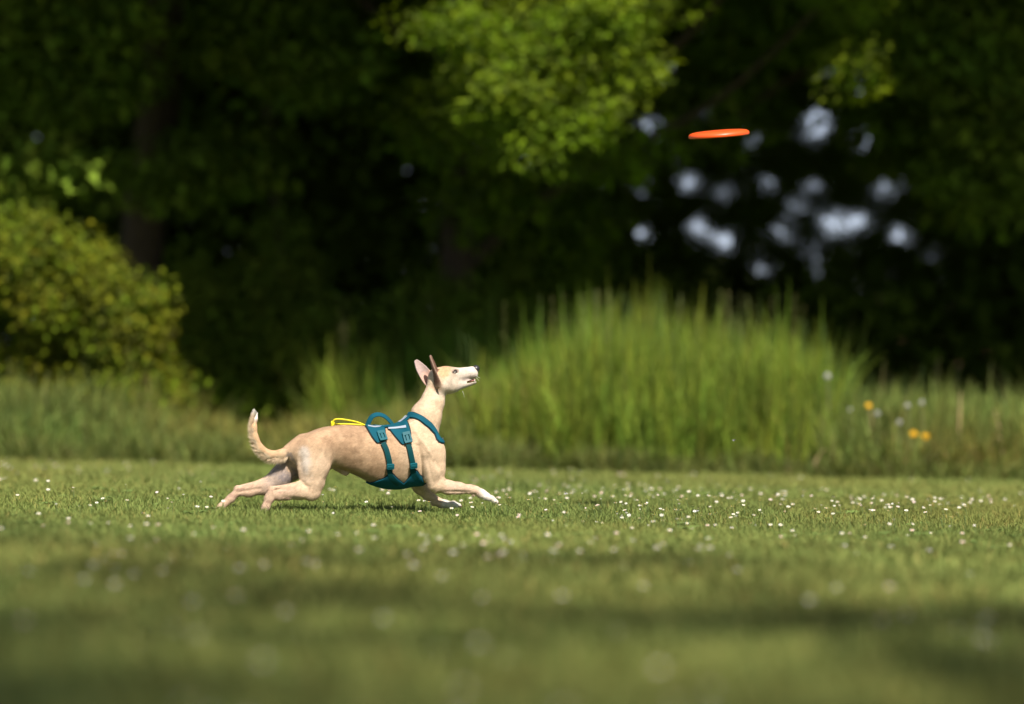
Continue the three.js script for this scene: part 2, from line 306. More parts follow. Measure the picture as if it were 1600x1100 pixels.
{
  const rnd = random(101);
  for (let i = 0; i < 15000; i++) {
    const x = -8 + 17 * rnd(), y = 2.9 + 6.1 * rnd(), d = 16 + 17 * rnd(), z = -d, s = SUNLINE(z, y), edge = 25.25 + 0.9 * (fbm(x * 0.5, y * 0.5, d * 0.5) - 0.5) * 2;
    if (s < edge || y < 3.25 + 0.5 * fbm(x * 0.8, 1, d * 0.8) - 0.25 * step(26, 30, d)) continue;
    if (y > 8.6 - 0.02 * (d - 25) ** 2) continue;
    if (fbm(x * 0.9 + 50, y * 0.9, d * 0.9) < 0.36) continue;
    let best = 0, least = 1e9;
    trees.forEach((t, k) => { const q = Math.hypot(x - t.base[0], (z - t.base[1]) * 0.6) * (k === 1 ? 1.8 : 1); if (q < least) { least = q; best = k; } });
    canopyLists[best].push({ x, y, z, turn: rnd() * 6.283, tilt: (rnd() - 0.5) * 0.7, lean: rnd() * 6.283, scale: 0.9 + 0.6 * rnd(), color: leafTone(rnd) });
  }
  // boughs that hang into the picture: [u, v, depth, half width, half height (in metres), count, tree]
  const bough = (u, v, d, rx, ry, rz, n, list) => {
    const cx = atDepth(u, d), cy = heightAt(v, d);
    for (let i = 0; i < n; i++) { const a = rnd() * 6.283, c = rnd() * 2 - 1, r = Math.cbrt(rnd()), q = Math.sqrt(1 - c * c); list.push({ x: cx + r * q * Math.cos(a) * rx, y: cy + r * c * ry, z: -d + r * q * Math.sin(a) * rz, turn: rnd() * 6.283, tilt: (rnd() - 0.5) * 0.8, lean: rnd() * 6.283, scale: 0.55 + 0.4 * rnd(), color: leafTone(rnd, 0.4, 0.3) }); }
  };
  const ragged = [[790, -80, 22.8, 0.8, 0.26, 0.5, 44], [930, 0, 22.4, 0.34, 0.18, 0.4, 22]];
  for (const [u0, v0, u1, v1, n, w] of [[800, 20, 1040, 15, 9, 0.12], [860, 40, 1000, 50, 8, 0.13], [820, 60, 985, 110, 9, 0.13], [800, 80, 960, 175, 9, 0.13], [790, 100, 905, 210, 8, 0.13], [770, 110, 855, 260, 9, 0.12], [760, 120, 800, 235, 7, 0.12], [740, 60, 720, 190, 7, 0.11], [750, 30, 660, 40, 6, 0.10], [880, 80, 930, 190, 6, 0.12], [830, 90, 870, 190, 7, 0.13], [940, 20, 990, 150, 6, 0.10]])
    for (let i = 0; i < n; i++) { const t = (i + 0.5) / n; ragged.push([lerp(u0, u1, t) + 14 * (rnd() - 0.5), lerp(v0, v1, t) + 14 * (rnd() - 0.5), 22.5 - 0.5 * rnd(), w, w * 0.8, w, t > 0.75 ? 1 : 2]); }
  ragged.push([1328, 95, 22.6, 0.10, 0.13, 0.15, 5], [1345, 5, 22.8, 0.16, 0.09, 0.2, 5], [1290, -40, 23, 0.3, 0.15, 0.3, 10]);
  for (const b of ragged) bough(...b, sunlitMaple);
  // shaded boughs
  for (const b of [[110, 120, 24.6, 0.36, 0.22, 0.3, 26], [130, 20, 24.4, 0.6, 0.2, 0.4, 30], [40, 255, 23.6, 0.22, 0.14, 0.2, 9], [260, 270, 25, 0.18, 0.12, 0.2, 8]]) bough(...b, canopyLists[0]);
  for (const b of [[420, 60, 24.8, 0.42, 0.24, 0.4, 30], [350, 250, 25.4, 0.26, 0.2, 0.3, 16], [480, 90, 24.6, 0.26, 0.2, 0.3, 16]]) bough(...b, canopyLists[1]);
  for (const b of [[850, 370, 26.2, 0.26, 0.42, 0.3, 34], [760, 300, 25.0, 0.26, 0.16, 0.2, 9], [950, 235, 24.5, 0.22, 0.12, 0.2, 7], [700, 200, 24.8, 0.2, 0.25, 0.2, 9], [640, 130, 26.2, 0.5, 0.3, 0.3, 16]]) bough(...b, canopyLists[2]);
  for (const b of [[1500, 60, 24.8, 0.6, 0.4, 0.4, 44], [1560, 260, 25, 0.34, 0.4, 0.4, 34], [1240, 30, 25.6, 0.5, 0.22, 0.4, 22], [1460, 190, 25.8, 0.55, 0.34, 0.4, 36], [1120, 160, 26, 0.3, 0.3, 0.3, 12]]) bough(...b, canopyLists[3]);
}
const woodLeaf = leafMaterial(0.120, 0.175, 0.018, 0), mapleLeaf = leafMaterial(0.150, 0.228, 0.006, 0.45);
trees.forEach((t, k) => {
  const o = top(new THREE.Group(), k === 2 ? 'maple_tree' : 'tree'), gy = groundY(...t.base);
  o.position.set(t.base[0], gy, t.base[1]);
  tag(o, t.label, 'tree', 'trees of the wood edge');
  const local = (p) => [p[0] - t.base[0], p[1] - gy - (p[1] === 0 ? 0.05 : 0), p[2] - t.base[1]];
  part('trunk', limb(t.trunk.map(local), t.r, 14, 40, 0.22, k), bark, o);
  t.limbs.forEach((l, i) => part('limb', limb(l.map(local), [t.r[2] * 0.5, t.r[2] * 0.3, t.r[2] * 0.1], 8, 20, 0.2, k * 7 + i), bark, o));
  const shift = (l) => l.map((c) => ({ ...c, x: c.x - t.base[0], y: c.y - gy, z: c.z - t.base[1] }));
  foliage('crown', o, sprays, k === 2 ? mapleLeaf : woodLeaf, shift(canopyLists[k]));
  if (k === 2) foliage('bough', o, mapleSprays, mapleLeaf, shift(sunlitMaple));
});
// ---------------------------------------------------------------- the dark undergrowth that closes the wood
{
  const rnd = random(202), list = [];
  const open = (u, y) => { const low = 0.3 * step(1010, 1040, u) * step(1280, 1240, u); return step(925, 965, u) * step(1.2 - low, 1.5 - low, y); }, loose = [];
  for (let i = 0; i < 5200; i++) {
    const x = -7.5 + 17 * rnd(), d = 28.5 + 5.5 * rnd(), y = 5.4 * rnd(), u = 800 + x / d * 6000, peek = step(1180, 1200, u) * step(1540, 1520, u) * step(0.4, 0.6, y) * step(1.1, 0.9, y);
    if (rnd() > (1 - 0.4 * peek) * (1 - (x < 5.2 ? open(u, y) : 0))) continue;
    list.push({ x, y: groundY(x, -d) + y, z: -d, turn: rnd() * 6.283, tilt: (rnd() - 0.5) * 1.4, lean: rnd() * 6.283, scale: 0.8 + 0.6 * rnd(), color: leafTone(rnd) });
  }
  // towards the dandelions the wood is one loose layer of twigs, and the sky shows through its holes
  const holes = [];
  for (let tries = 0; tries < 9000 && holes.length < 46; tries++) {
    const x = 0.8 + 2.7 * rnd(), y = 1.3 + 2.4 * rnd(), p = noise3(x * 1.1 + 5, y * 1.1, 4), r = rnd() < 0.15 ? 0.09 + 0.04 * rnd() : 0.03 + 0.045 * rnd();
    if (rnd() > step(0.1, 0.8, p) * (1 - 0.85 * step(2.2, 3.2, x)) || holes.some((q) => Math.hypot(x - q[0], y - q[1]) < q[2] + r + 0.07 + 0.2 * rnd())) continue;
    holes.push([x, y, r]);
  }
  for (let i = 0; i < 25000; i++) {
    const x = 0.4 + 5.2 * rnd(), y = 0.8 + 4.2 * rnd(), d = 30.6 + 0.6 * rnd(), u = 800 + x / d * 6000;
    if (rnd() > open(u, y) || holes.some((q) => Math.hypot(x - q[0], y - q[1]) < q[2] + 0.065)) continue;
    loose.push({ x, y: groundY(x, -d) + y, z: -d, turn: rnd() * 6.283, tilt: (rnd() - 0.5) * 1.4, lean: rnd() * 6.283, scale: 0.55 + 0.25 * rnd(), color: leafTone(rnd) });
  }
  const o = top(new THREE.Group(), 'undergrowth');
  tag(o, 'dark leafy undergrowth closing the depth of the wood', 'undergrowth', null, 'stuff');
  sprays.forEach((g, i) => scatter('leaf_spray', g, woodLeaf, list.filter((_, k) => k % 3 === i), o));
  smallSprays.forEach((g, i) => scatter('twig_spray', g, woodLeaf, loose.filter((_, k) => k % 2 === i), o));
}
// ---------------------------------------------------------------- shrubs at the wood's edge
function shrub(name, label, base, blobs, kinds, material, stems, seed, tint = 0.35) {
  const rnd = random(seed), o = top(new THREE.Group(), name), gy = groundY(...base), list = [];
  o.position.set(base[0], gy, base[1]);
  tag(o, label, 'shrub', 'shrubs at the wood edge');
  for (const [u, v, d, rx, ry, rz, n] of blobs) {
    const cx = atDepth(u, d) - base[0], cy = heightAt(v, d) - gy, cz = -d - base[1];
    for (let i = 0; i < n; i++) {
      const a = rnd() * 6.283, c = rnd() * 2 - 1, r = 0.35 + 0.65 * Math.cbrt(rnd()), q = Math.sqrt(1 - c * c), y = cy + r * c * ry;
      if (y < 0.08 || n > 10 && noise3((cx + r * q * Math.cos(a) * rx) * 4.5 + seed, y * 4.5, (cz + r * q * Math.sin(a) * rz) * 2) < 0.44) continue;
      list.push({ x: cx + r * q * Math.cos(a) * rx, y, z: cz + r * q * Math.sin(a) * rz, turn: rnd() * 6.283, tilt: (rnd() - 0.5) * 1.2, lean: rnd() * 6.283, scale: 0.75 + 0.5 * rnd(), color: leafTone(rnd, 0.45, tint) });
    }
  }
  foliage('foliage', o, kinds, material, list);
  stems.forEach(([x, y, z], i) => part('stem', limb([[x * 0.15, -0.05, z * 0.15], [x * 0.45, y * 0.45, z * 0.5], [x, y, z]], [0.022, 0.016, 0.006], 6, 10, 0.1, i), bark, o));
  return o;
}
const yellowLeaf = leafMaterial(0.160, 0.200, 0.010, 0.4);
{
  const rnd = random(299), blobs = [[10, 530, 22.8, 0.46, 0.28, 0.5, 66], [140, 560, 22.6, 0.32, 0.18, 0.4, 40], [-190, 490, 23, 0.6, 0.5, 0.6, 100], [30, 600, 22.4, 0.6, 0.18, 0.4, 50]];
  for (const [u0, v0, u1, v1] of [[30, 420, -20, 318], [50, 420, 40, 325], [90, 440, 85, 352], [110, 440, 130, 372], [140, 450, 165, 400], [170, 470, 200, 425], [180, 480, 232, 445], [190, 500, 250, 470], [180, 520, 245, 500], [170, 540, 235, 545], [190, 560, 262, 570], [210, 575, 285, 605], [200, 590, 268, 628], [60, 400, 65, 340], [10, 420, 10, 345], [150, 430, 150, 395], [215, 585, 250, 595]])
    for (let i = 0; i < 8; i++) { const t = (i + 0.5) / 8; blobs.push([lerp(u0 - 20, u1, t) + 12 * (rnd() - 0.5), lerp(v0 + 45, v1 + 14, t) - 10 * Math.sin(3.1 * t), 22.3 - 0.35 * rnd(), 0.085 * (1.2 - t), 0.075 * (1.2 - t), 0.08, t > 0.7 ? 1 : 2]); }
  shrub('yellow_green_shrub', 'sunlit yellow-green bush with arching twigs above the rough grass', [-2.55, -22.5], blobs, smallSprays, yellowLeaf, [[0.2, 1.0, 0], [-0.5, 1.1, -0.1], [0.6, 0.75, 0.1], [-0.9, 0.9, 0], [0.55, 0.4, 0.2], [0.05, 1.2, -0.2]], 301, 0.5);
}
shrub('dark_shrub', 'deep green shaded shrub between the bush and the tall grass', [-1.72, -25.5],
  [[370, 520, 25.5, 0.44, 0.52, 0.4, 190], [430, 440, 25.6, 0.27, 0.42, 0.3, 80], [310, 590, 25.2, 0.37, 0.33, 0.35, 90], [440, 590, 25.1, 0.31, 0.35, 0.3, 90], [370, 640, 24.9, 0.44, 0.17, 0.3, 60], [300, 470, 25.8, 0.21, 0.36, 0.3, 36]],
  smallSprays, woodLeaf, [[0.1, 1.1, 0], [-0.4, 0.7, 0], [0.35, 0.8, 0.1]], 302);
shrub('low_shrub', 'dull green low shrub in the shade behind the tall grass', [-0.2, -25.0],
  [[560, 560, 24.8, 0.5, 0.36, 0.4, 130], [680, 520, 25.2, 0.5, 0.34, 0.4, 110], [830, 470, 25.6, 0.32, 0.36, 0.3, 70], [760, 560, 24.8, 0.5, 0.3, 0.4, 90]],
  smallSprays, woodLeaf, [[-0.6, 0.5, 0.1], [0.1, 0.6, -0.1], [0.6, 0.7, -0.3]], 303);
// ---------------------------------------------------------------- an unseen tree, added behind the photographer to darken the near lawn
{
  const rnd = random(808), o = top(new THREE.Group(), 'tree'), base = [5.4, 13.4], gy = groundY(...base), list = [];
  o.position.set(base[0], gy, base[1]);
  tag(o, 'added unseen tall open-crowned tree behind the photographer, put there to shade the near lawn', 'tree');
  part('trunk', limb([[0, -0.05, 0], [0.1, 6, 0], [-0.1, 13, 0.1], [0.1, 24, 0]], [0.45, 0.36, 0.28, 0.06], 12, 30, 0.2, 60), bark, o);
  for (const p of [[-3.4, 22, -2.4], [3.2, 22.6, 1.8], [-1.4, 23.4, 3.4], [1.8, 22.8, -3.6]]) part('limb', limb([[0, 15, 0.05], [p[0] * 0.5, 18.6, p[2] * 0.5], p], [0.13, 0.08, 0.02], 7, 12, 0.2, p[0]), bark, o);
  for (let i = 0; i < 640; i++) {
    const a = rnd() * 6.283, c = rnd() * 2 - 1, r = Math.pow(rnd(), 0.6), q = Math.sqrt(1 - c * c);
    list.push({ x: r * q * Math.cos(a) * 6.4, y: 22 + r * c * 4.6, z: r * q * Math.sin(a) * 5.6, turn: rnd() * 6.283, tilt: (rnd() - 0.5) * 0.8, lean: rnd() * 6.283, scale: 0.5 + 0.25 * rnd(), color: leafTone(rnd) });
  }
  foliage('crown', o, sprays, woodLeaf, list);
}
// ---------------------------------------------------------------- an unseen row of trees, added to keep low sky light off the wood
{
  const rnd = random(818);
  [[-17, 25, 11.5, 'first added unseen tree of the row behind the photographer, at the yellow-green bush end'], [-9.5, 27, 12.5, 'second added unseen tree of the row behind the photographer, from the yellow-green bush end'], [-2, 25.5, 12, 'middle added unseen tree of the row behind the photographer'], [6, 27.5, 12.5, 'fourth added unseen tree of the row behind the photographer, from the yellow-green bush end'], [14, 25, 11.5, 'last added unseen tree of the row behind the photographer, at the dandelion end']].forEach(([x, z, H, label], k) => {
    const o = top(new THREE.Group(), 'tree'), gy = groundY(x, z), list = [];
    o.position.set(x, gy, z);
    tag(o, label, 'tree', 'added row of unseen trees behind the photographer');
    part('trunk', limb([[0, -0.05, 0], [0.1, H * 0.3, 0], [-0.1, H * 0.6, 0.1], [0, H * 0.9, 0]], [0.3, 0.24, 0.18, 0.05], 10, 16, 0.2, k), bark, o);
    for (let i = 0; i < 420; i++) {
      const a = rnd() * 6.283, c = rnd() * 2 - 1, r = 0.4 + 0.6 * Math.cbrt(rnd()), q = Math.sqrt(1 - c * c);
      list.push({ x: r * q * Math.cos(a) * 4.2, y: H * 0.54 + r * c * H * 0.46, z: r * q * Math.sin(a) * 3.2, turn: rnd() * 6.283, tilt: (rnd() - 0.5) * 0.8, lean: rnd() * 6.283, scale: 1.7 + 0.8 * rnd(), color: leafTone(rnd) });
    }
    foliage('crown', o, sprays, woodLeaf, list);
  });
}
// ---------------------------------------------------------------- beyond the wood: sunlit trees and a brick house
{
  const rnd = random(909), fieldLeaf = leafMaterial(0.11, 0.14, 0.03, 0);
  for (const [u, d, h, w, label] of [[1085, 72, 2.9, 1.5, 'pale sunlit round tree far beyond the wood'], [1240, 84, 2.7, 2.4, 'wide sunlit tree far beyond the wood, behind the brick house'], [930, 90, 3, 2.4, 'tall sunlit tree far beyond the maple trunk'], [1500, 95, 3, 3, 'far sunlit tree beyond the gable end of the brick house']]) {
    const o = top(new THREE.Group(), 'distant_tree'), x = atDepth(u, d), gy = groundY(x, -d), list = [];
    o.position.set(x, gy, -d);
    tag(o, label, 'tree', 'sunlit trees beyond the wood');
    part('trunk', limb([[0, -0.1, 0], [0.1, h * 0.35, 0], [0, h * 0.75, 0]], [0.2, 0.15, 0.05], 8, 8, 0.1, u), bark, o);
    for (let i = 0; i < 210; i++) { const a = rnd() * 6.283, c = rnd() * 2 - 1, r = Math.cbrt(rnd()), q = Math.sqrt(1 - c * c); list.push({ x: r * q * Math.cos(a) * w, y: h * 0.58 + r * c * h * 0.42, z: r * q * Math.sin(a) * w, turn: rnd() * 6.283, tilt: rnd() - 0.5, lean: rnd() * 6.283, scale: 1.3 + 0.8 * rnd(), color: leafTone(rnd) }); }
    foliage('crown', o, sprays, fieldLeaf, list);
  }
  const house = top(new THREE.Group(), 'brick_house'), x = atDepth(1375, 62), gy = groundY(x, -62), brick = new THREE.MeshStandardMaterial({ color: rgb(0.36, 0.17, 0.13), roughness: 0.9 }), tile = new THREE.MeshStandardMaterial({ color: rgb(0.09, 0.06, 0.05), roughness: 0.95 }), render = new THREE.MeshStandardMaterial({ color: rgb(0.62, 0.42, 0.28), roughness: 0.9 }), pane = new THREE.MeshPhysicalMaterial({ color: rgb(0.03, 0.03, 0.03), roughness: 0.95 }), frame = new THREE.MeshStandardMaterial({ color: rgb(0.16, 0.09, 0.06), roughness: 0.6 });
  house.position.set(x, gy, -62); house.rotation.y = 0.12;
  tag(house, 'pinkish brick house glimpsed through the dark undergrowth beyond the wood', 'house');
  part('wall', new THREE.BoxGeometry(3.6, 1.7, 4).translate(0.4, 0.85, -2), brick, house);
  part('porch', new THREE.BoxGeometry(0.9, 1.8, 1.2).translate(-1.85, 0.9, -0.6), render, house);
  part('roof', new THREE.ExtrudeGeometry(new THREE.Shape([[-1.4, 1.7], [2.55, 1.7], [2.2, 2.1], [-1.1, 2.1]].map(([a, b]) => new THREE.Vector2(a, b))), { depth: 4.4, bevelEnabled: false }).translate(0, 0.003, -4.2), tile, house);
  for (const wx of [-0.5, 0.9]) { const f = part('window', new THREE.BoxGeometry(0.7, 0.9, 0.08).translate(wx, 0.95, 0.02), frame, house); part('pane', new THREE.BoxGeometry(0.56, 0.76, 0.02).translate(wx, 0.95, 0.072), pane, f); }
}
// ---------------------------------------------------------------- the dog
// Measured on a 450-units-per-metre side view (u to the right, v down), z is the distance from the dog's middle plane, positive on its right flank.
// The body is one distance field of ellipses, tapered capsules and ears, joined by smooth minima and meshed in one piece.
const UNIT = 450, TURN = 15 * Math.PI / 180, CT = Math.cos(TURN), ST = Math.sin(TURN), GROUND_V = 610 + EYE * UNIT;
const at = (u, v, z = 0) => [(u - 580 - z * ST) / CT, v, z];
const hz = (u) => -(u - 678) * 0.16;                 // the head is turned a little farther away than the body
const ah = (u, v, z = 0) => at(u, v, hz(u) + z);
const smin = (a, b, k) => { const h = Math.max(k - Math.abs(a - b), 0) / k; return Math.min(a, b) - h * h * k * 0.25; };
const smax = (a, b, k) => -smin(-a, -b, k);

const trunk = [ // u, top, bottom, half width
  [448, 697, 711, 5], [456, 690, 722, 14], [466, 683, 732, 22], [482, 676, 738, 28], [500, 669, 739, 30.5], [520, 665, 732, 29], [540, 664, 736, 28.5],
  [560, 665, 744.5, 30.5], [580, 666.5, 755, 33.5], [600, 668, 761, 35.5], [622, 664, 762, 35.5], [645, 658, 758, 34], [664, 664, 752, 29], [678, 676, 742, 21], [688, 696, 728, 8],
].map(([u, a, b, w]) => [(u - 580) / CT, (a + b) / 2, (b - a) / 2, w]);
function trunkAt(x) {
  const n = trunk.length;
  if (x <= trunk[0][0]) return trunk[0];
  if (x >= trunk[n - 1][0]) return trunk[n - 1];
  let i = 0;
  while (x > trunk[i + 1][0]) i++;
  const p0 = trunk[Math.max(0, i - 1)], p1 = trunk[i], p2 = trunk[i + 1], p3 = trunk[Math.min(n - 1, i + 2)], h = p2[0] - p1[0], t = (x - p1[0]) / h, out = [x];
  for (let c = 1; c < 4; c++) {
    const m1 = (p2[c] - p0[c]) / (p2[0] - p0[0]) * h, m2 = (p3[c] - p1[c]) / (p3[0] - p1[0]) * h, t2 = t * t, t3 = t2 * t;
    out[c] = (2 * t3 - 3 * t2 + 1) * p1[c] + (t3 - 2 * t2 + t) * m1 + (-2 * t3 + 3 * t2) * p2[c] + (t3 - t2) * m2;
  }
  return out;
}
const trunkTable = [];
for (let x = -160; x <= 140; x++) trunkTable.push(trunkAt(x));
function dTrunk(x, y, z) {
  const xc = clamp(x, trunk[0][0], trunk[trunk.length - 1][0]), f = clamp(xc + 160, 0, 299.999), i = Math.floor(f), t = f - i, A = trunkTable[i], B = trunkTable[i + 1];
  const yc = lerp(A[1], B[1], t), ry = lerp(A[2], B[2], t);
  let rz = lerp(A[3], B[3], t);
  const dy = (y - yc) / ry;
  rz *= 1 - 0.16 * clamp(dy, -1.4, 1.4) - 0.06 * clamp(-dy, 0, 1.4);    // the chest is narrower below
  const k0 = Math.hypot(dy, z / rz), k1 = Math.hypot(dy / ry, z / (rz * rz));
  let d = k1 > 1e-6 ? k0 * (k0 - 1) / k1 : -Math.min(ry, rz);
  if (x !== xc) d = Math.hypot(Math.max(d, 0), x - xc) + Math.min(d, 0) * 0.2;
  return d;
}
// tapered capsule; flat squeezes it sideways round its own middle
function cone(a, b, ra, rb, k, flat = 1) { return { a, b, ra, rb, k, flat, ba: [b[0] - a[0], b[1] - a[1], b[2] - a[2]], l2: (b[0] - a[0]) ** 2 + (b[1] - a[1]) ** 2 + (b[2] - a[2]) ** 2 }; }
function dCone(p, x, y, z) {
  const ax = x - p.a[0], ay = y - p.a[1], t0 = p.l2 > 0 ? (ax * p.ba[0] + ay * p.ba[1] + (z - p.a[2]) * p.ba[2]) / p.l2 : 0, t = t0 < 0 ? 0 : t0 > 1 ? 1 : t0;
  const dz = (z - p.a[2] - t * p.ba[2]) / p.flat;
  return (Math.hypot(ax - t * p.ba[0], ay - t * p.ba[1], dz) - lerp(p.ra, p.rb, t)) * (0.5 + 0.5 * p.flat);
}
const chain = (points, k, flat) => points.slice(1).map((q, i) => cone(points[i].p, q.p, points[i].r, q.r, i ? Math.min(k, 5) : k, q.flat ?? flat ?? 1));
const J = (u, v, z, r, flat) => ({ p: at(u, v, z), r, flat });
const H = (u, v, z, r, flat) => ({ p: ah(u, v, z), r, flat });
const flesh = [
  // neck
  ...chain([J(652, 688, 0, 31), J(665.5, 650, 0, 24), J(675, 629, 0, 18.2), J(682, 606, -1, 16.2)], 12, 0.8),
  // skull, brow, cheeks, muzzle, lower jaw
  cone(ah(684, 590), ah(694, 588.5), 16, 16.4, 8, 1.06), cone(ah(697, 580.5, 5), ah(708, 580.5, 6.5), 7.5, 5.5, 5), cone(ah(697, 580.5, -5), ah(708, 580.5, -6.5), 7.5, 5.5, 5),
  cone(ah(692, 601, 7), ah(704, 602, 5), 13, 10.5, 8), cone(ah(692, 601, -7), ah(704, 602, -5), 13, 10.5, 8),
  cone(ah(706, 588), ah(737, 581), 13, 8.9, 7, 0.8), cone(ah(702, 605), ah(739.5, 596.3), 9.5, 4.6, 6, 1.15),
  cone(ah(736, 584.5, 4), ah(741, 585, 3), 6.2, 4.8, 4), cone(ah(736, 584.5, -4), ah(741, 585, -3), 6.2, 4.8, 4),
  // shoulder blades and upper arms
  cone(at(647, 675, 19), at(676, 712, 20), 17, 19, 9, 0.6), cone(at(647, 675, -19), at(676, 712, -20), 17, 19, 9, 0.6),
  ...chain([J(672, 704, 19, 23), J(677, 733, 19, 18.5), J(682, 756, 18, 12.5)], 7, 0.66),
  cone(at(668, 726, 24), at(677, 758, 20), 10, 8, 5, 0.8), cone(at(680, 757, 18), at(680.3, 768, 17), 7, 3.6, 4),
  ...chain([J(688, 758, 18, 11.5), J(701, 762, 17.5, 10.6), J(716, 763.2, 17, 8.9), J(735, 765.2, 16, 6.4), J(743, 767, 15.5, 6.2), J(752, 772, 15, 6.0), J(760, 776.5, 15, 6.4)], 5, 0.85),
  cone(at(739.5, 774, 16), at(740.5, 775, 16), 2.3, 2, 2.5),
  cone(at(665, 712, -19), at(652, 744, -23), 20, 13, 8, 0.7),
  ...chain([J(646, 748, -23, 13), J(656, 762.5, -23, 10.5), J(668, 773.5, -23, 8.3), J(680, 784, -23, 6.6), J(689, 788, -23, 6.3), J(697, 789.5, -23, 6.4)], 6, 0.85),
  cone(at(676.5, 789.5, -23), at(677.5, 790, -23), 2.4, 2, 2.5),
  // near hind leg
  ...chain([J(497, 702, 19, 26), J(495, 728, 20, 24), J(492, 752, 20, 17), J(489.5, 768, 19.5, 11.8)], 9, 0.66),
  cone(at(479, 708, 17), at(479, 742, 18), 13, 9, 7, 0.75), cone(at(494, 765, 20), at(495, 769, 20), 8, 7.5, 5),
  ...chain([J(489, 768.5, 19.5, 11.5), J(470, 765.5, 19, 13.6), J(452, 768.5, 18.5, 10.6), J(440, 771, 18, 8.4), J(431, 772, 17.5, 7.2)], 4.5, 0.72),
  cone(at(460, 757, 18), at(426, 761.6, 17.5), 3.4, 2.8, 3), cone(at(426, 761.8, 17.5), at(424.6, 763, 17.5), 3.6, 3.0, 2),
  ...chain([J(428, 766, 17.5, 6.2), J(424.5, 777, 17.5, 7.2), J(419.5, 790, 17.5, 6.0), J(415, 800, 17.5, 5.2)], 3, 0.85),
  // far hind leg
  ...chain([J(474, 706, -19, 25), J(458, 727, -20, 22), J(440, 744, -20, 16.5), J(416, 759.5, -20, 12), J(392, 765.8, -20, 8.6), J(377, 767, -20, 7.2)], 8, 0.7),
  cone(at(412, 752.5, -20), at(373, 761, -20), 3.6, 3, 4), cone(at(373, 761, -20), at(371.4, 761.6, -20), 3.4, 2.8, 2),
  ...chain([J(375, 766, -20, 5.6), J(363, 778, -20, 6.2), J(349, 790, -20, 5.4), J(341, 797, -20, 4.6)], 3, 0.85),
  // tail
  ...chain([J(474, 688, 0, 10), J(459, 701, 0.5, 8.2), J(442, 709.5, 1, 7), J(424, 710, 1.5, 6.2), J(410, 700.5, 2, 5.6), J(402, 684, 2, 5), J(400, 668, 1.5, 4.3), J(402, 654, 1, 3.2), J(405, 645, 0, 1.4)], 6, 1),
  // penis sheath and chest keel
  cone(at(527, 731, 0), at(541, 738, 0), 4.5, 5, 4), cone(at(655, 740, 0), at(680, 713, 0), 15, 11.5, 9),
];
// toes: [paw middle, direction, radius, four toes]
function toes(u, v, z, du, dv, r, spread) {
  const list = [];
  for (let i = 0; i < 4; i++) {
    const s = (i - 1.5) / 1.5, inner = Math.abs(s) < 0.5 ? 1 : 0.78;
    list.push(cone(at(u, v, z + s * spread * 0.6), at(u + du * 0.55 * inner, v + dv * 0.55 * inner - 1.2, z + s * spread), r * 1.02, r, 2.2));
    list.push(cone(at(u + du * 0.55 * inner, v + dv * 0.55 * inner - 1.2, z + s * spread), at(u + du * inner, v + dv * inner + 1.2, z + s * spread), r, r * 0.72, 1.6));
  }
  return list;
}
flesh.push(...toes(760, 777.5, 15, 15.5, 6.2, 4.3, 6.2), ...toes(698, 790, -23, 19, 0.4, 4.4, 6.4), ...toes(414.5, 800, 17.5, 4, 4, 3.2, 5), ...toes(341.5, 797.5, -20, -3, 4, 3, 4.6));
const fleshAll = [...flesh];
// ears: a leaf-shaped shell, hollow on one side. o root, t tip, n the way the hollow faces, w half width, h thickness
function ear(root, tip, face, w, cup, form) {
  const o = new THREE.Vector3(...root), y = new THREE.Vector3(...tip).sub(o), L = y.length();
  y.normalize();
  const n = new THREE.Vector3(...face);
  n.addScaledVector(y, -n.dot(y)).normalize();
  return { o, y, n, s: new THREE.Vector3().crossVectors(y, n), L, w, cup, form };
}
const ears = [
  ear(ah(684.5, 605, 15), ah(673.8, 556, 17), [0.93, 0.05, 0.36], 8.2, 6, 0.5),
  ear(ah(672, 602, -13), ah(649.5, 563.5, -19), [0.1, -0.1, 1], 8.6, 5, 0.72),
];
function dEar(e, x, y, z) {
  const px = x - e.o.x, py = y - e.o.y, pz = z - e.o.z, t = (px * e.y.x + py * e.y.y + pz * e.y.z) / e.L, tc = clamp(t, 0.02, 1);
  const width = e.w * Math.pow(Math.max(0, Math.sin(Math.PI * Math.pow(0.06 + 0.90 * tc, e.form))), 0.7) + 0.4;
  const s = px * e.s.x + py * e.s.y + pz * e.s.z, n = px * e.n.x + py * e.n.y + pz * e.n.z;
  const bend = n - e.cup * (s * s) / (e.w * e.w) * (1 - 0.35 * tc) + 1.5;   // rims curl towards the hollow side
  const over = Math.max(0, Math.abs(s) - width), past = (t - tc) * e.L;
  return Math.hypot(over, past, Math.max(0, Math.abs(bend) * 0.8 - 0.2)) - 1.35;
}
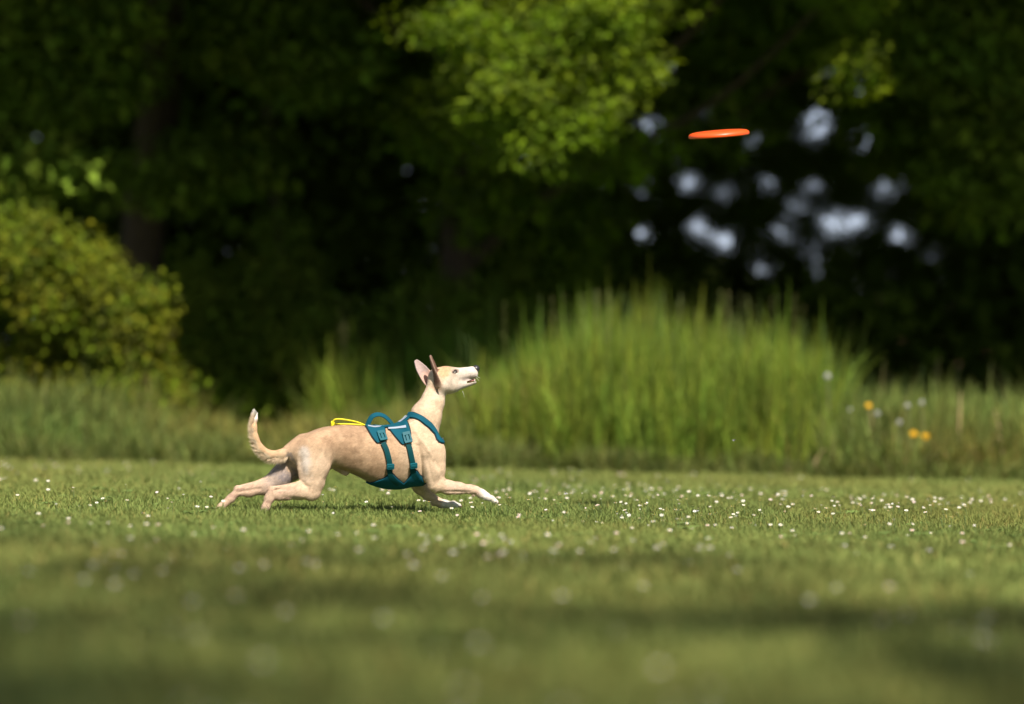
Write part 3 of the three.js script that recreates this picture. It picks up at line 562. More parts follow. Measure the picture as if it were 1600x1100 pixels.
function dDog(x, y, z) {
  let d = dTrunk(x, y, z);
  for (let i = 0; i < fleshAll.length; i++) {
    const p = fleshAll[i], mx = x - p.a[0], my = y - p.a[1], mz = z - p.a[2], far = Math.sqrt(p.l2) + Math.max(p.ra, p.rb) + 14;
    if (d < 12 && mx * mx + my * my + mz * mz > far * far) continue;
    d = smin(d, dCone(p, x, y, z), p.k);
  }
  if (x > 60 && y < 625) {
    d = smin(d, dEar(ears[0], x, y, z), 2.6);
    d = smin(d, dEar(ears[1], x, y, z), 2.6);
    // the open mouth, the eye sockets
    d = smax(d, -(dCone(mouth, x, y, z) * 1), 1.2);
    for (const e of sockets) d = smax(d, -(Math.hypot(x - e[0], y - e[1], z - e[2]) - 3.1), 1.5);
  }
  // muscle, ribs and skin folds a millimetre or two deep
  if (d < 4 && d > -4) {
    const zs = Math.abs(z);
    if (zs > 5) for (const q of folds) {
      if (q.side && q.side * z < 0) continue;
      const px = x - q.x, py = y - q.y, t = clamp((px * q.dx + py * q.dy) / q.l2), e = ((px - t * q.dx) ** 2 + (py - t * q.dy) ** 2) / (q.w * q.w);
      if (e < 6) d += q.deep * Math.exp(-e) * (0.35 + 0.65 * Math.sin(Math.PI * (0.1 + 0.8 * t)));
    }
    d += (noise3(x * 0.09 + 11, y * 0.09, z * 0.09) - 0.5) * 0.7;
    if (x > -50 && x < 55 && y > 694 && y < 750 && zs > 12) d += Math.sin(x * 0.42 + (y - 700) * 0.10) * 0.13 * step(-50, -20, x) * step(55, 25, x) * step(694, 708, y) * step(750, 738, y);
  }
  return d;
}
// creases (deep > 0) and ridges (deep < 0) of muscle, tendon and skin, along lines on the flank
const fold = (u0, v0, u1, v1, w, deep, side = 0) => { const a = at(u0, v0, 27), b = at(u1, v1, 27), dx = b[0] - a[0], dy = b[1] - a[1]; return { x: a[0], y: a[1], dx, dy, l2: dx * dx + dy * dy, w, deep, side }; };
const folds = [
  fold(653, 697, 662, 742, 4.5, 3.8), fold(648, 674, 676, 716, 3.2, -1.7), fold(664, 712, 676, 752, 3, 1.0, 1), fold(676, 714, 690, 742, 4, 1.5, 1), fold(688, 742, 684, 764, 3, 1.1, 1),
  fold(512, 748, 528, 724, 5, 1.8), fold(527, 724, 524, 686, 7, 2.0), fold(506, 688, 486, 748, 4, 1.7), fold(473, 704, 476, 744, 3.4, 1.6, 1), fold(505, 745, 497, 762, 3.5, -0.9, 1),
  fold(462, 762, 434, 765, 2.2, 1.5, 1), fold(482, 778, 446, 774, 2.4, 0.8, 1), fold(425, 772, 416, 797, 1.4, 1.3, 1), fold(420, 762, 385, 768, 2.4, 1.8, -1), fold(372, 770, 348, 791, 1.4, 1.2, -1), fold(488, 757, 468, 757, 3, 1.0, 1),
  fold(696, 767.5, 735, 768.5, 1.8, 1.5, 1), fold(655, 768, 676, 786, 1.8, 1.3, -1), fold(740, 771, 748, 775, 1.6, 0.8, 1), fold(545, 735, 590, 752, 4, 0.8), fold(640, 735, 655, 752, 4, 1.0, 1),
  fold(690, 622, 679, 668, 5, 0.9), fold(668, 622, 655, 660, 5, -0.7), fold(697, 596, 712, 606, 3, 0.5), fold(716, 588, 727, 592, 2.5, 0.4),
];
const mouth = cone(ah(729, 597.3), ah(752, 590.4), 1.5, 2.7, 1);
mouth.flat = 40;
const sockets = [ah(711, 580.6, 10.6), ah(711, 580.6, -10.6)];
function gradient(x, y, z, h = 0.6) {
  const g = [dDog(x + h, y, z) - dDog(x - h, y, z), dDog(x, y + h, z) - dDog(x, y - h, z), dDog(x, y, z + h) - dDog(x, y, z - h)], l = Math.hypot(...g) || 1;
  return [g[0] / l, g[1] / l, g[2] / l];
}
// naive surface nets over a sparse grid
function meshField(field, lo, hi, cell) {
  const n = [0, 1, 2].map((c) => Math.ceil((hi[c] - lo[c]) / cell) + 1), B = 8, F = new Float32Array(n[0] * n[1] * n[2]), id = (i, j, k) => i + n[0] * (j + n[1] * k);
  const R = cell * B * 0.87 * 1.7 + 4;
  for (let k = 0; k < n[2]; k += B) for (let j = 0; j < n[1]; j += B) for (let i = 0; i < n[0]; i += B) {
    const d = field(lo[0] + (i + B / 2) * cell, lo[1] + (j + B / 2) * cell, lo[2] + (k + B / 2) * cell), near = Math.abs(d) < R;
    for (let c = k; c < Math.min(k + B, n[2]); c++) for (let b = j; b < Math.min(j + B, n[1]); b++) for (let a = i; a < Math.min(i + B, n[0]); a++)
      F[id(a, b, c)] = near ? field(lo[0] + a * cell, lo[1] + b * cell, lo[2] + c * cell) : d;
  }
  const index = new Int32Array(F.length).fill(-1), pos = [], quads = [], co = [0, 0, 0, 0, 0, 0, 0, 0];
  const off = [0, 1, n[0], n[0] + 1, n[0] * n[1], n[0] * n[1] + 1, n[0] * n[1] + n[0], n[0] * n[1] + n[0] + 1];
  const edges = [[0, 1], [2, 3], [4, 5], [6, 7], [0, 2], [1, 3], [4, 6], [5, 7], [0, 4], [1, 5], [2, 6], [3, 7]];
  for (let k = 0; k < n[2] - 1; k++) for (let j = 0; j < n[1] - 1; j++) for (let i = 0; i < n[0] - 1; i++) {
    const b = id(i, j, k);
    let mask = 0;
    for (let c = 0; c < 8; c++) { co[c] = F[b + off[c]]; if (co[c] < 0) mask |= 1 << c; }
    if (mask === 0 || mask === 255) continue;
    let x = 0, y = 0, z = 0, m = 0;
    for (const [p, q] of edges) {
      if (((mask >> p) & 1) === ((mask >> q) & 1)) continue;
      const t = co[p] / (co[p] - co[q]);
      x += (p & 1) + t * ((q & 1) - (p & 1)); y += ((p >> 1) & 1) + t * (((q >> 1) & 1) - ((p >> 1) & 1)); z += (p >> 2) + t * ((q >> 2) - (p >> 2)); m++;
    }
    index[b] = pos.length / 3;
    pos.push(lo[0] + (i + x / m) * cell, lo[1] + (j + y / m) * cell, lo[2] + (k + z / m) * cell);
  }
  for (let k = 1; k < n[2] - 1; k++) for (let j = 1; j < n[1] - 1; j++) for (let i = 1; i < n[0] - 1; i++) {
    const b = id(i, j, k), inside = F[b] < 0;
    const quad = (p, q, r, s, flip) => { if (p < 0 || q < 0 || r < 0 || s < 0) return; flip ? quads.push(p, r, q, p, s, r) : quads.push(p, q, r, p, r, s); };
    if (inside !== F[b + 1] < 0) quad(index[b], index[b - n[0]], index[b - n[0] - n[0] * n[1]], index[b - n[0] * n[1]], inside);
    if (inside !== F[b + n[0]] < 0) quad(index[b], index[b - n[0] * n[1]], index[b - 1 - n[0] * n[1]], index[b - 1], inside);
    if (inside !== F[b + n[0] * n[1]] < 0) quad(index[b], index[b - 1], index[b - 1 - n[0]], index[b - n[0]], inside);
  }
  return { pos, quads };
}
// from the drawing to the dog's own metres
const toDog = (p) => [p[0] / UNIT, (GROUND_V - p[1]) / UNIT, p[2] / UNIT];
const dog = top(new THREE.Group(), 'running_dog');
dog.position.set((580 - 800) / UNIT, 0, -FOCUS);
dog.rotation.y = TURN;
const smooth = {};                                     // vertices of the ears, which carry no long hair
tag(dog, 'fawn sighthound leaping over the lawn in a teal harness, looking up', 'dog');
{
  const { pos, quads } = meshField(dDog, [-262, 546, -58], [214, 812, 58], 1.25);
  const out = new Float32Array(pos.length), nor = new Float32Array(pos.length), col = new Float32Array(pos.length), c = [0, 0, 0];
  const to = (r, g, b, t) => { c[0] += (r - c[0]) * t; c[1] += (g - c[1]) * t; c[2] += (b - c[2]) * t; };
  for (let i = 0; i < pos.length; i += 3) {
    const x = pos[i], y = pos[i + 1], z = pos[i + 2], g = gradient(x, y, z), u = 580 + x * CT + z * ST, v = y;
    [out[i], out[i + 1], out[i + 2]] = toDog(pos.slice(i, i + 3));
    nor[i] = g[0]; nor[i + 1] = -g[1]; nor[i + 2] = g[2];
    // coat: fawn, paler below and on the neck, white on muzzle, chest, rump, paws and tail tip, thin over pink skin on the legs
    const big = fbm(x * 0.05 + 5, y * 0.05, z * 0.05), mid = fbm(x * 0.16, y * 0.22 + 9, z * 0.2), hair = noise3(x * 0.55 + y * 0.2, y * 0.95, z * 0.9);
    c[0] = 0.48; c[1] = 0.318; c[2] = 0.198;
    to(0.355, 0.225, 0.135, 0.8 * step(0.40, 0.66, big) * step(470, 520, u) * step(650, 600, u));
    to(0.61, 0.455, 0.315, 0.88 * step(612, 655, u + (big - 0.5) * 40) * step(560, 640, v + 60));
    to(0.62, 0.475, 0.335, 0.8 * step(636, 652, u) * step(655, 625, v));
    if (u < 540 && v > 690) to(0.61, 0.45, 0.315, 0.85 * step(685, 725, v) * step(545, 505, u));
    to(0.31, 0.245, 0.19, 0.8 * step(0, 1, (v - (726 + Math.max(0, (u - 545)) * 0.25)) / 26) * step(510, 535, u) * step(672, 640, u));         // belly: sparse grey-brown hair, darkened further to paint in its shade
    // legs: short hair over pinkish skin
    const hindLeg = step(748, 764, v) * step(478, 452, u), foreLeg = step(742, 760, v) * step(690, 705, u);
    to(0.53, 0.37, 0.265, 0.85 * hindLeg); to(0.33, 0.20, 0.155, hindLeg * step(0.5, 0.68, mid) * 0.75);
    to(0.60, 0.435, 0.32, 0.8 * foreLeg); to(0.50, 0.33, 0.26, 0.5 * foreLeg * step(0.5, 0.66, mid));
    if (z < -4 && v > 750 && u > 636 && u < 700) to(0.60, 0.45, 0.33, 0.8);
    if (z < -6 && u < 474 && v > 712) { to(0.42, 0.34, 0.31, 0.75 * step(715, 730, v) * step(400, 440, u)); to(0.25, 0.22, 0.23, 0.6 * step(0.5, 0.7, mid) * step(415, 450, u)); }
    if (z > -14 && z < 14 && u < 478 && v > 706 && v < 752) to(0.22, 0.19, 0.19, 0.7 * step(0.35, 0.6, mid));                                    // bare grey skin between the thighs
    to(0.64, 0.565, 0.50, 0.8 * step(13, 1, Math.abs(u - 481 - (v - 720) * 0.1 + (mid - 0.5) * 7)) * step(692, 701, v + (big - 0.5) * 12) * step(756, 722, v + (mid - 0.5) * 22) * step(2, 12, z));   // white stripe down the rump
    // paws
    to(0.72, 0.67, 0.60, 0.92 * step(744, 757, u) * step(754, 764, v)); if (z < 0 && v > 770) to(0.72, 0.67, 0.60, 0.92 * step(686, 694, u) * step(778, 783, v));
    to(0.70, 0.58, 0.50, 0.7 * step(788, 799, v) * step(440, 425, u));
    // chest and throat
    to(0.70, 0.64, 0.56, 0.85 * step(9, 3, Math.abs(z + 1) + (mid - 0.5) * 9) * step(608, 634, v) * step(676, 686, u) * step(756, 735, v));
    // tail
    const tail = step(452, 440, u) * step(725, 716, v);
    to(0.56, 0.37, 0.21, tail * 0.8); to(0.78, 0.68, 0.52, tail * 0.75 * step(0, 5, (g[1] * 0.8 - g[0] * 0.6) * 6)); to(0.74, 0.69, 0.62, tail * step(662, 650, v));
    // head
    if (u > 640 && v < 632) {
      const hx = u + (mid - 0.5) * 12;
      to(0.50, 0.30, 0.155, 0.85 * step(17, 7, Math.hypot(u - 695, v - 579)) * step(0, 4, Math.abs(z + 3)));
      to(0.56, 0.505, 0.465, 0.95 * step(711, 722, hx)); to(0.42, 0.345, 0.31, 0.75 * step(582, 592, v + (mid - 0.5) * 8) * step(714, 724, u)); to(0.56, 0.465, 0.385, 0.7 * step(692, 706, hx + (v - 590) * 0.8) * step(628, 612, v));  // lower muzzle: pinkish grey, with the shade of its underside painted in
      to(0.34, 0.26, 0.24, 0.6 * step(5, 1, Math.abs(v - 590 + (u - 733) * 0.25)) * step(716, 726, u) * step(746, 738, u));                     // grey whisker beds on the lip
      if (Math.abs(z - hz(u)) > 4) to(0.07, 0.05, 0.045, step(6.6, 3.4, Math.hypot(u - 711 + (v - 580.5) * 0.5, (v - 580.3) * 1.5)));
      to(0.40, 0.30, 0.25, 0.6 * step(4, 1, Math.abs(v - 576.4 - Math.abs(u - 709) * 0.25)) * step(9, 4, Math.abs(u - 710)) * step(3, 6, Math.abs(z - hz(u))));      // the dark line of the brow 
      if (z > hz(u)) to(0.22, 0.115, 0.07, 0.7 * step(11, 4, Math.hypot(u - 683, (v - 603) * 0.8)));      // brown at the root of the ear
      const m = dCone(mouth, x, y, z);
      to(0.06, 0.03, 0.028, step(2.6, 0.8, m)); if (m < 0.8 && v > 592) to(0.40, 0.15, 0.14, 0.7 * step(735, 739, u));
      const d0 = dEar(ears[0], x, y, z), d1 = dEar(ears[1], x, y, z), nearEar = d0 < 1.2 && d0 < d1 ? ears[0] : d1 < 1.2 ? ears[1] : null;
      if (nearEar) {
        smooth[i / 3] = 1;
        const inner = g[0] * nearEar.n.x + g[1] * nearEar.n.y + g[2] * nearEar.n.z;
        const t = ((x - nearEar.o.x) * nearEar.y.x + (y - nearEar.o.y) * nearEar.y.y + (z - nearEar.o.z) * nearEar.y.z) / nearEar.L;
        if (nearEar === ears[0]) to(0.13, 0.062, 0.042, 0.95 * step(0.02, 0.2, t)); else { to(0.50, 0.33, 0.27, step(-0.1, 0.3, inner)); to(0.33, 0.26, 0.25, 0.7 * step(0.45, 0.6, t + (mid - 0.5) * 0.3)); }  // near ear: brown, darkened to paint in the shadow of its hollow
        to(0.72, 0.56, 0.45, 0.8 * step(0.35, 0.05, Math.abs(inner)) * (nearEar === ears[0] ? 0.35 : 1));
      }
    }
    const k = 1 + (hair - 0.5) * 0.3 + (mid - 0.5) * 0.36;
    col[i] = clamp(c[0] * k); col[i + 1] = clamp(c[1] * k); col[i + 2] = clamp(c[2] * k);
  }
  const g = new THREE.BufferGeometry();
  g.setAttribute('position', new THREE.BufferAttribute(out, 3));
  g.setAttribute('normal', new THREE.BufferAttribute(nor, 3));
  g.setAttribute('color', new THREE.BufferAttribute(col, 3));
  g.setIndex(quads);
  const coat = new THREE.MeshPhysicalMaterial({ vertexColors: true, roughness: 0.75, specularIntensity: 0.3, sheen: 0.25, sheenRoughness: 0.6, sheenColor: rgb(0.9, 0.75, 0.6) });
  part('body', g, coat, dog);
}
{ // the short coat: fine hairs lying along the body, pointing back and down
  const g = dog.getObjectByName('body').geometry, P = g.attributes.position, N = g.attributes.normal, C = g.attributes.color, rnd = random(66), pos = [], col = [], n = new THREE.Vector3(), dir = new THREE.Vector3(), s = new THREE.Vector3(), count = 70000;
  for (let i = 0; i < count; i++) {
    const k = Math.floor(rnd() * P.count), x = P.getX(k), y = P.getY(k), z = P.getZ(k);
    if (C.getX(k) < 0.25 || smooth[k]) continue;
    n.set(N.getX(k), N.getY(k), N.getZ(k));
    const head = x > 0.19 && y > 0.40, L = (head ? 0.0035 : 0.0075) * (0.6 + 0.8 * rnd());
    dir.set(-0.8 + 0.5 * (rnd() - 0.5), -0.55 + 0.5 * (rnd() - 0.5), 0.3 * (rnd() - 0.5));
    dir.addScaledVector(n, -dir.dot(n)).normalize().addScaledVector(n, 0.18 + 0.12 * rnd());
    s.crossVectors(dir, n).normalize().multiplyScalar(0.00032 + 0.0002 * rnd());
    const t = 0.80 + 0.42 * rnd();
    pos.push(x - s.x, y - s.y, z - s.z, x + s.x, y + s.y, z + s.z, x + dir.x * L, y + dir.y * L, z + dir.z * L);
    for (let q = 0; q < 3; q++) col.push(Math.min(1, C.getX(k) * t), Math.min(1, C.getY(k) * t), Math.min(1, C.getZ(k) * t));
  }
  part('coat', bufferGeometry(pos, null, { color: col }), new THREE.MeshPhysicalMaterial({ vertexColors: true, roughness: 0.7, specularIntensity: 0.3, side: THREE.DoubleSide }), dog).userData.kind = 'stuff';
}
{ // eyes, nose, claws, whiskers, the long hair of the tail
  const ball = new THREE.MeshPhysicalMaterial({ color: rgb(0.035, 0.022, 0.016), roughness: 0.12, clearcoat: 1 }), white = new THREE.MeshStandardMaterial({ color: rgb(0.75, 0.70, 0.66), roughness: 0.25 });
  for (const e of sockets) {
    const s = Math.sign(e[2] - hz(711)), m = part('eye', new THREE.SphereGeometry(3.1 / UNIT, 20, 14), ball, dog);
    m.position.set(...toDog([e[0], e[1], e[2] - s * 2.0]));
    const w = part('eye_white', new THREE.SphereGeometry(1.25 / UNIT, 12, 8), white, m);
    w.position.set(-0.9 / UNIT, -0.8 / UNIT, s * 2.1 / UNIT); w.scale.set(0.8, 1.1, 0.8);
  }
  const ng = new THREE.SphereGeometry(1, 24, 16), p = ng.attributes.position;
  for (let i = 0; i < p.count; i++) {
    const x = p.getX(i), y = p.getY(i), z = p.getZ(i), pit = Math.exp(-((Math.abs(z) - 0.55) ** 2 + (y + 0.15) ** 2) * 14) * step(0, 0.6, x);
    p.setXYZ(i, (x * 6.4 - pit * 2) / UNIT, (y * 6.2 + x * 0.4) / UNIT, z * 6.2 * (1 - 0.2 * clamp(-y)) / UNIT);
  }
  ng.computeVertexNormals();
  part('nose', ng, new THREE.MeshPhysicalMaterial({ color: rgb(0.03, 0.026, 0.03), roughness: 0.35, clearcoat: 0.2, clearcoatRoughness: 0.4 }), dog).position.set(...toDog(ah(742.8, 576.4)));
  const tongue = part('tongue', new THREE.SphereGeometry(1, 16, 10), new THREE.MeshPhysicalMaterial({ color: rgb(0.36, 0.12, 0.11), roughness: 0.4 }), dog);
  tongue.position.set(...toDog(ah(736.5, 594.6))); tongue.scale.set(7.5 / UNIT, 1.7 / UNIT, 4.0 / UNIT); tongue.rotation.z = 0.24;
  const tooth = new THREE.MeshStandardMaterial({ color: rgb(0.72, 0.68, 0.58), roughness: 0.35 });
  for (const z of [-4.4, 4.4]) part('tooth', limb([ah(741, 596, z), ah(741.3, 593.8, z * 1.02), ah(741, 591.8, z * 1.02)].map(toDog), [0.9 / UNIT, 0.7 / UNIT, 0.15 / UNIT], 6, 5), tooth, dog);
  const claw = new THREE.MeshStandardMaterial({ color: rgb(0.30, 0.12, 0.09), roughness: 0.45 });
  const claws = (u, v, z, du, dv, spread) => {
    for (let i = 0; i < 4; i++) {
      const s = (i - 1.5) / 1.5, k = Math.abs(s) < 0.5 ? 1 : 0.78, a = at(u + du * k, v + dv * k, z + s * spread), b = at(u + du * k + 3.4, v + dv * k + 3.2, z + s * spread);
      part('claw', limb([toDog(a), toDog([(a[0] + b[0]) / 2 + 0.6, (a[1] + b[1]) / 2 - 0.5, a[2]]), toDog(b)], [1.4 / UNIT, 1.1 / UNIT, 0.3 / UNIT], 6, 4), claw, dog);
    }
  };
  claws(760, 778, 15, 16, 7, 6.2); claws(698, 790, -23, 19.5, 1.5, 6.4); claws(414.5, 800.5, 17.5, 3, 3.5, 5); claws(341, 798, -20, -3, 3.2, 4.6);
  const rnd = random(77), pos = [], col = [], tailLine = new THREE.CatmullRomCurve3([[452, 706], [442, 710], [424, 711], [410, 701], [402, 684], [400, 668], [402, 654], [405, 645]].map(([u, v]) => new THREE.Vector3(...at(u, v, 1))));
  for (let i = 0; i < 2600; i++) {
    const t = rnd(), q = tailLine.getPoint(t), tan = tailLine.getTangent(t), out = new THREE.Vector3(tan.y, -tan.x, 0).normalize();      // outer side of the bend
    if (out.y < 0 && t < 0.5) out.negate();
    if (out.x > 0 && t >= 0.5) out.negate();
    const side = (rnd() - 0.5) * 2.4, r = lerp(6.6, 2.6, t), dir = out.clone().multiplyScalar(Math.cos(side)).add(new THREE.Vector3(0, 0, Math.sin(side)));
    const root = q.clone().addScaledVector(dir, r * 0.72), len = lerp(10.5, 6.5, t) * (0.5 + 0.8 * rnd()) * Math.max(0.35, Math.cos(side)) * step(-0.02, 0.16, t + 0.08), tip = root.clone().addScaledVector(dir, len * 0.85).addScaledVector(tan, len * 0.75);
    const k = 0.85 + 0.3 * rnd();
    const wide = new THREE.Vector3().crossVectors(tip.clone().sub(root), new THREE.Vector3(0.2 * (rnd() - 0.5), 0, 1)).normalize().multiplyScalar(0.55);
    for (const a of [root.clone().add(wide), root.clone().sub(wide), tip]) { pos.push(...toDog(a.toArray())); col.push(lerp(0.70, 0.78, step(0.82, 0.95, t)) * k, lerp(0.55, 0.73, step(0.82, 0.95, t)) * k, lerp(0.38, 0.66, step(0.82, 0.95, t)) * k); }
  }
  const fur = part('tail_hair', bufferGeometry(pos, null, { color: col }), new THREE.MeshPhysicalMaterial({ vertexColors: true, roughness: 0.9, side: THREE.DoubleSide, transmission: 0.3, thickness: 0 }), dog);
  fur.userData.kind = 'stuff';
  const hair = new THREE.MeshStandardMaterial({ color: rgb(0.75, 0.72, 0.68), roughness: 0.5 });
  for (const [u, v, z, du, dv] of [[722, 611, 3, 3, 10], [744, 588, 6, 6, 3], [743, 590, 7, 6, 6], [741, 586, 8, 5, 1]])
    part('whisker', limb([ah(u, v, z), ah(u + du * 0.6, v + dv * 0.45, z + 1), ah(u + du, v + dv, z + 2)].map(toDog), [0.22 / UNIT, 0.16 / UNIT, 0.06 / UNIT], 4, 5), hair, dog);
}
// ---------------------------------------------------------------- the harness, fitted to the body
{
  const harness = new THREE.Group();
  harness.name = 'harness';
  harness.userData.label = 'teal dog harness with pale reflective strips and black edging';
  dog.add(harness);
  const V3 = (p) => new THREE.Vector3(...p), pull = (p, off) => { // move a point to the distance off from the skin
    let q = [...p];
    for (let i = 0; i < 5; i++) { const g = gradient(q[0], q[1], q[2], 1.2), d = (dDog(q[0], q[1], q[2]) - off) * 0.9; q = [q[0] - g[0] * d, q[1] - g[1] * d, q[2] - g[2] * d]; }
    return q;
  };
  const seen = (u, v) => { // the point of the skin that the side view shows at u, v
    let best = null, least = 1e9;
    for (let w = 90; w > -60; w -= 0.6) {
      const x = (u - 580) * CT - w * ST, z = (u - 580) * ST + w * CT, d = dDog(x, v, z);
      if (d < 0) return [x, v, z];
      if (d < least) { least = d; best = [x, v, z]; }
    }
    return pull(best, 0);
  };
  const middle = (u, v, du, dv) => { // the skin in the middle plane, from u, v outwards
    let x = (u - 580) / CT, y = v;
    for (let i = 0; i < 300 && dDog(x, y, 0) < 0; i++) { x += du * 0.5; y += dv * 0.5; }
    return [x, y, 0];
  };
  const mirror = (p) => [p[0], p[1], -p[2]];
  // a band along points on the skin: width(t), thickness, lifted off the skin
  function band(points, width, thick, lift, count = 40, closed = false, across = 4) {
    const curve = new THREE.CatmullRomCurve3(points.map(V3), closed, 'centripetal'), rows = [];
    for (let i = 0; i <= count; i++) {
      const t = i / count, p = pull(curve.getPoint(t).toArray(), lift), tan = curve.getTangent(t), n = V3(gradient(...p, 2)), b = new THREE.Vector3().crossVectors(tan, n).normalize(), w = typeof width === 'function' ? width(t) : width, row = [];
      for (let j = 0; j <= across; j++) { const s = (j / across - 0.5) * w, q = pull([p[0] + b.x * s, p[1] + b.y * s, p[2] + b.z * s], lift); row.push([q, V3(gradient(...q, 2))]); }
      rows.push(row);
    }
    return sheet(rows, thick);
  }
  // a sheet with thickness from rows of [point, outward normal]
  function sheet(rows, thick) {
    const pos = [], idx = [], uv = [], m = rows[0].length, n = rows.length, put = (q, nn, o) => pos.push(...toDog([q[0] + nn.x * o, q[1] + nn.y * o, q[2] + nn.z * o]));
    for (const o of [thick, 0]) rows.forEach((row, i) => row.forEach(([q, nn], j) => { put(q, nn, o * (o && (j === 0 || j === m - 1) ? 0.8 : 1)); uv.push(i / 40, j / 40); }));
    const id = (l, i, j) => l * n * m + i * m + j;
    for (let i = 0; i < n - 1; i++) for (let j = 0; j < m - 1; j++) {
      idx.push(id(0, i, j), id(0, i + 1, j), id(0, i, j + 1), id(0, i, j + 1), id(0, i + 1, j), id(0, i + 1, j + 1));
      idx.push(id(1, i, j), id(1, i, j + 1), id(1, i + 1, j), id(1, i, j + 1), id(1, i + 1, j + 1), id(1, i + 1, j));
    }
    const rim = (a, b) => { const k = pos.length / 3; for (const [l, [i, j]] of [[0, a], [0, b], [1, a], [1, b]]) { const q = id(l, i, j) * 3; pos.push(pos[q], pos[q + 1], pos[q + 2]); uv.push(0, 0); } idx.push(k, k + 2, k + 1, k + 1, k + 2, k + 3); };
    for (let i = 0; i < n - 1; i++) { rim([i, 0], [i + 1, 0]); rim([i + 1, m - 1], [i, m - 1]); }
    for (let j = 0; j < m - 1; j++) { rim([0, j + 1], [0, j]); rim([n - 1, j], [n - 1, j + 1]); }
    return bufferGeometry(pos, idx, { uv });
  }
  const weave = (() => { // webbing: fine cross threads
    const N = 64, data = new Uint8Array(N * N * 4);
    for (let j = 0; j < N; j++) for (let i = 0; i < N; i++) { const k = 150 + 60 * Math.sin(i * Math.PI / 4) * Math.sin(j * Math.PI / 4) + 40 * hash3(i, j, 5); data.set([k, k, k, 255], (j * N + i) * 4); }
    const t = new THREE.DataTexture(data, N, N); t.wrapS = t.wrapT = THREE.RepeatWrapping; t.magFilter = THREE.LinearFilter; t.repeat.set(6, 6); t.needsUpdate = true; return t;
  })();
  const fabric = new THREE.MeshPhysicalMaterial({ color: rgb(0.005, 0.074, 0.108), roughness: 0.8, specularIntensity: 0.25, sheen: 0.08, sheenRoughness: 0.5, sheenColor: rgb(0.2, 0.5, 0.6), bumpMap: weave, bumpScale: 0.0006, side: THREE.DoubleSide });
  const webbing = new THREE.MeshPhysicalMaterial({ color: rgb(0.002, 0.050, 0.056), roughness: 0.65, specularIntensity: 0.25, bumpMap: weave, bumpScale: 0.0008, side: THREE.DoubleSide });
  const plastic = new THREE.MeshPhysicalMaterial({ color: rgb(0.006, 0.092, 0.118), roughness: 0.5, specularIntensity: 0.35 });
  const edging = new THREE.MeshStandardMaterial({ color: rgb(0.012, 0.014, 0.016), roughness: 0.85, side: THREE.DoubleSide });
  const reflective = new THREE.MeshPhysicalMaterial({ color: rgb(0.42, 0.46, 0.54), roughness: 0.4, metalness: 0.25, side: THREE.DoubleSide });
  const yellow = new THREE.MeshStandardMaterial({ color: rgb(0.72, 0.62, 0.01), roughness: 0.6 });
  const steel = new THREE.MeshStandardMaterial({ color: rgb(0.6, 0.6, 0.58), roughness: 0.3, metalness: 1 });

  const over = (near, crest) => { const m = middle(...crest, 0, -1); return [...near.slice().reverse(), m, ...near.map(mirror)]; };   // far side is the mirror image of the near side
  const rear = [[596, 691], [592, 680], [588, 671.5]].map(([u, v]) => seen(u, v)), front = [[635, 693], [630, 680], [624, 669]].map(([u, v]) => seen(u, v));
  const rearLine = [...rear, middle(584, 690, 0, -1), ...rear.slice().reverse().map(mirror)], frontLine = [...front, middle(620, 690, 0, -1), ...front.slice().reverse().map(mirror)];
  const bell = (a, b, p = 0.8) => (t) => lerp(a, b, Math.pow(Math.sin(Math.PI * t), p));
  part('back_panel', band(rearLine, bell(12, 30), 1.6, 1.6, 36, false, 10), fabric, harness);
  part('back_panel_edging', band(rearLine, bell(14.5, 33), 1.0, 0.5, 36, false, 10), edging, harness);
  part('shoulder_panel', band(frontLine, bell(12, 34), 1.6, 1.6, 36, false, 10), fabric, harness);
  part('shoulder_panel_edging', band(frontLine, bell(14.5, 37), 1.0, 0.5, 36, false, 10), edging, harness);
  // the bridge along the spine joins the two panels
  part('spine_panel', band([middle(584, 690, 0, -1), middle(602, 690, 0, -1), middle(622, 690, 0, -1), middle(634, 680, -0.4, -1)], 22, 2.2, 1.8, 20, false, 6), fabric, harness);
  // collar round the base of the neck, ending at the ring on the chest
  const neckSide = [[640, 649.5], [652, 652], [663, 658.5], [673, 667.5], [680.5, 678], [686, 688]].map(([u, v]) => seen(u, v)).filter(Boolean), crest = middle(652, 668, -0.72, -0.7), chest = middle(670, 690, 1, 0.1);
  const collar = [crest, ...neckSide, chest, ...neckSide.slice().reverse().map(mirror)];
  part('neck_collar', band(collar, 9.5, 2.2, 1.2, 70, true, 5), fabric, harness);
  part('neck_collar_edging', band(collar, 12, 1.0, 0.4, 70, true, 5), edging, harness);
  for (const s of [1, -1]) { // yoke from the shoulder panel up to the collar
    const a = [[622, 664], [630, 656], [637, 650.5]].map(([u, v]) => seen(u, v)).filter(Boolean);
    if (a.length > 1) part('yoke', band(s > 0 ? a : a.map(mirror), (t) => lerp(15, 11, t), 1.9, 1.7, 14, false, 5), fabric, harness);
  }
  // chest strap between the forelegs
  part('chest_strap', band([chest, middle(670, 715, 1, 0.4), middle(660, 730, 0.7, 0.9), middle(645, 735, 0.1, 1)], 10, 1.6, 1.0, 20), webbing, harness);
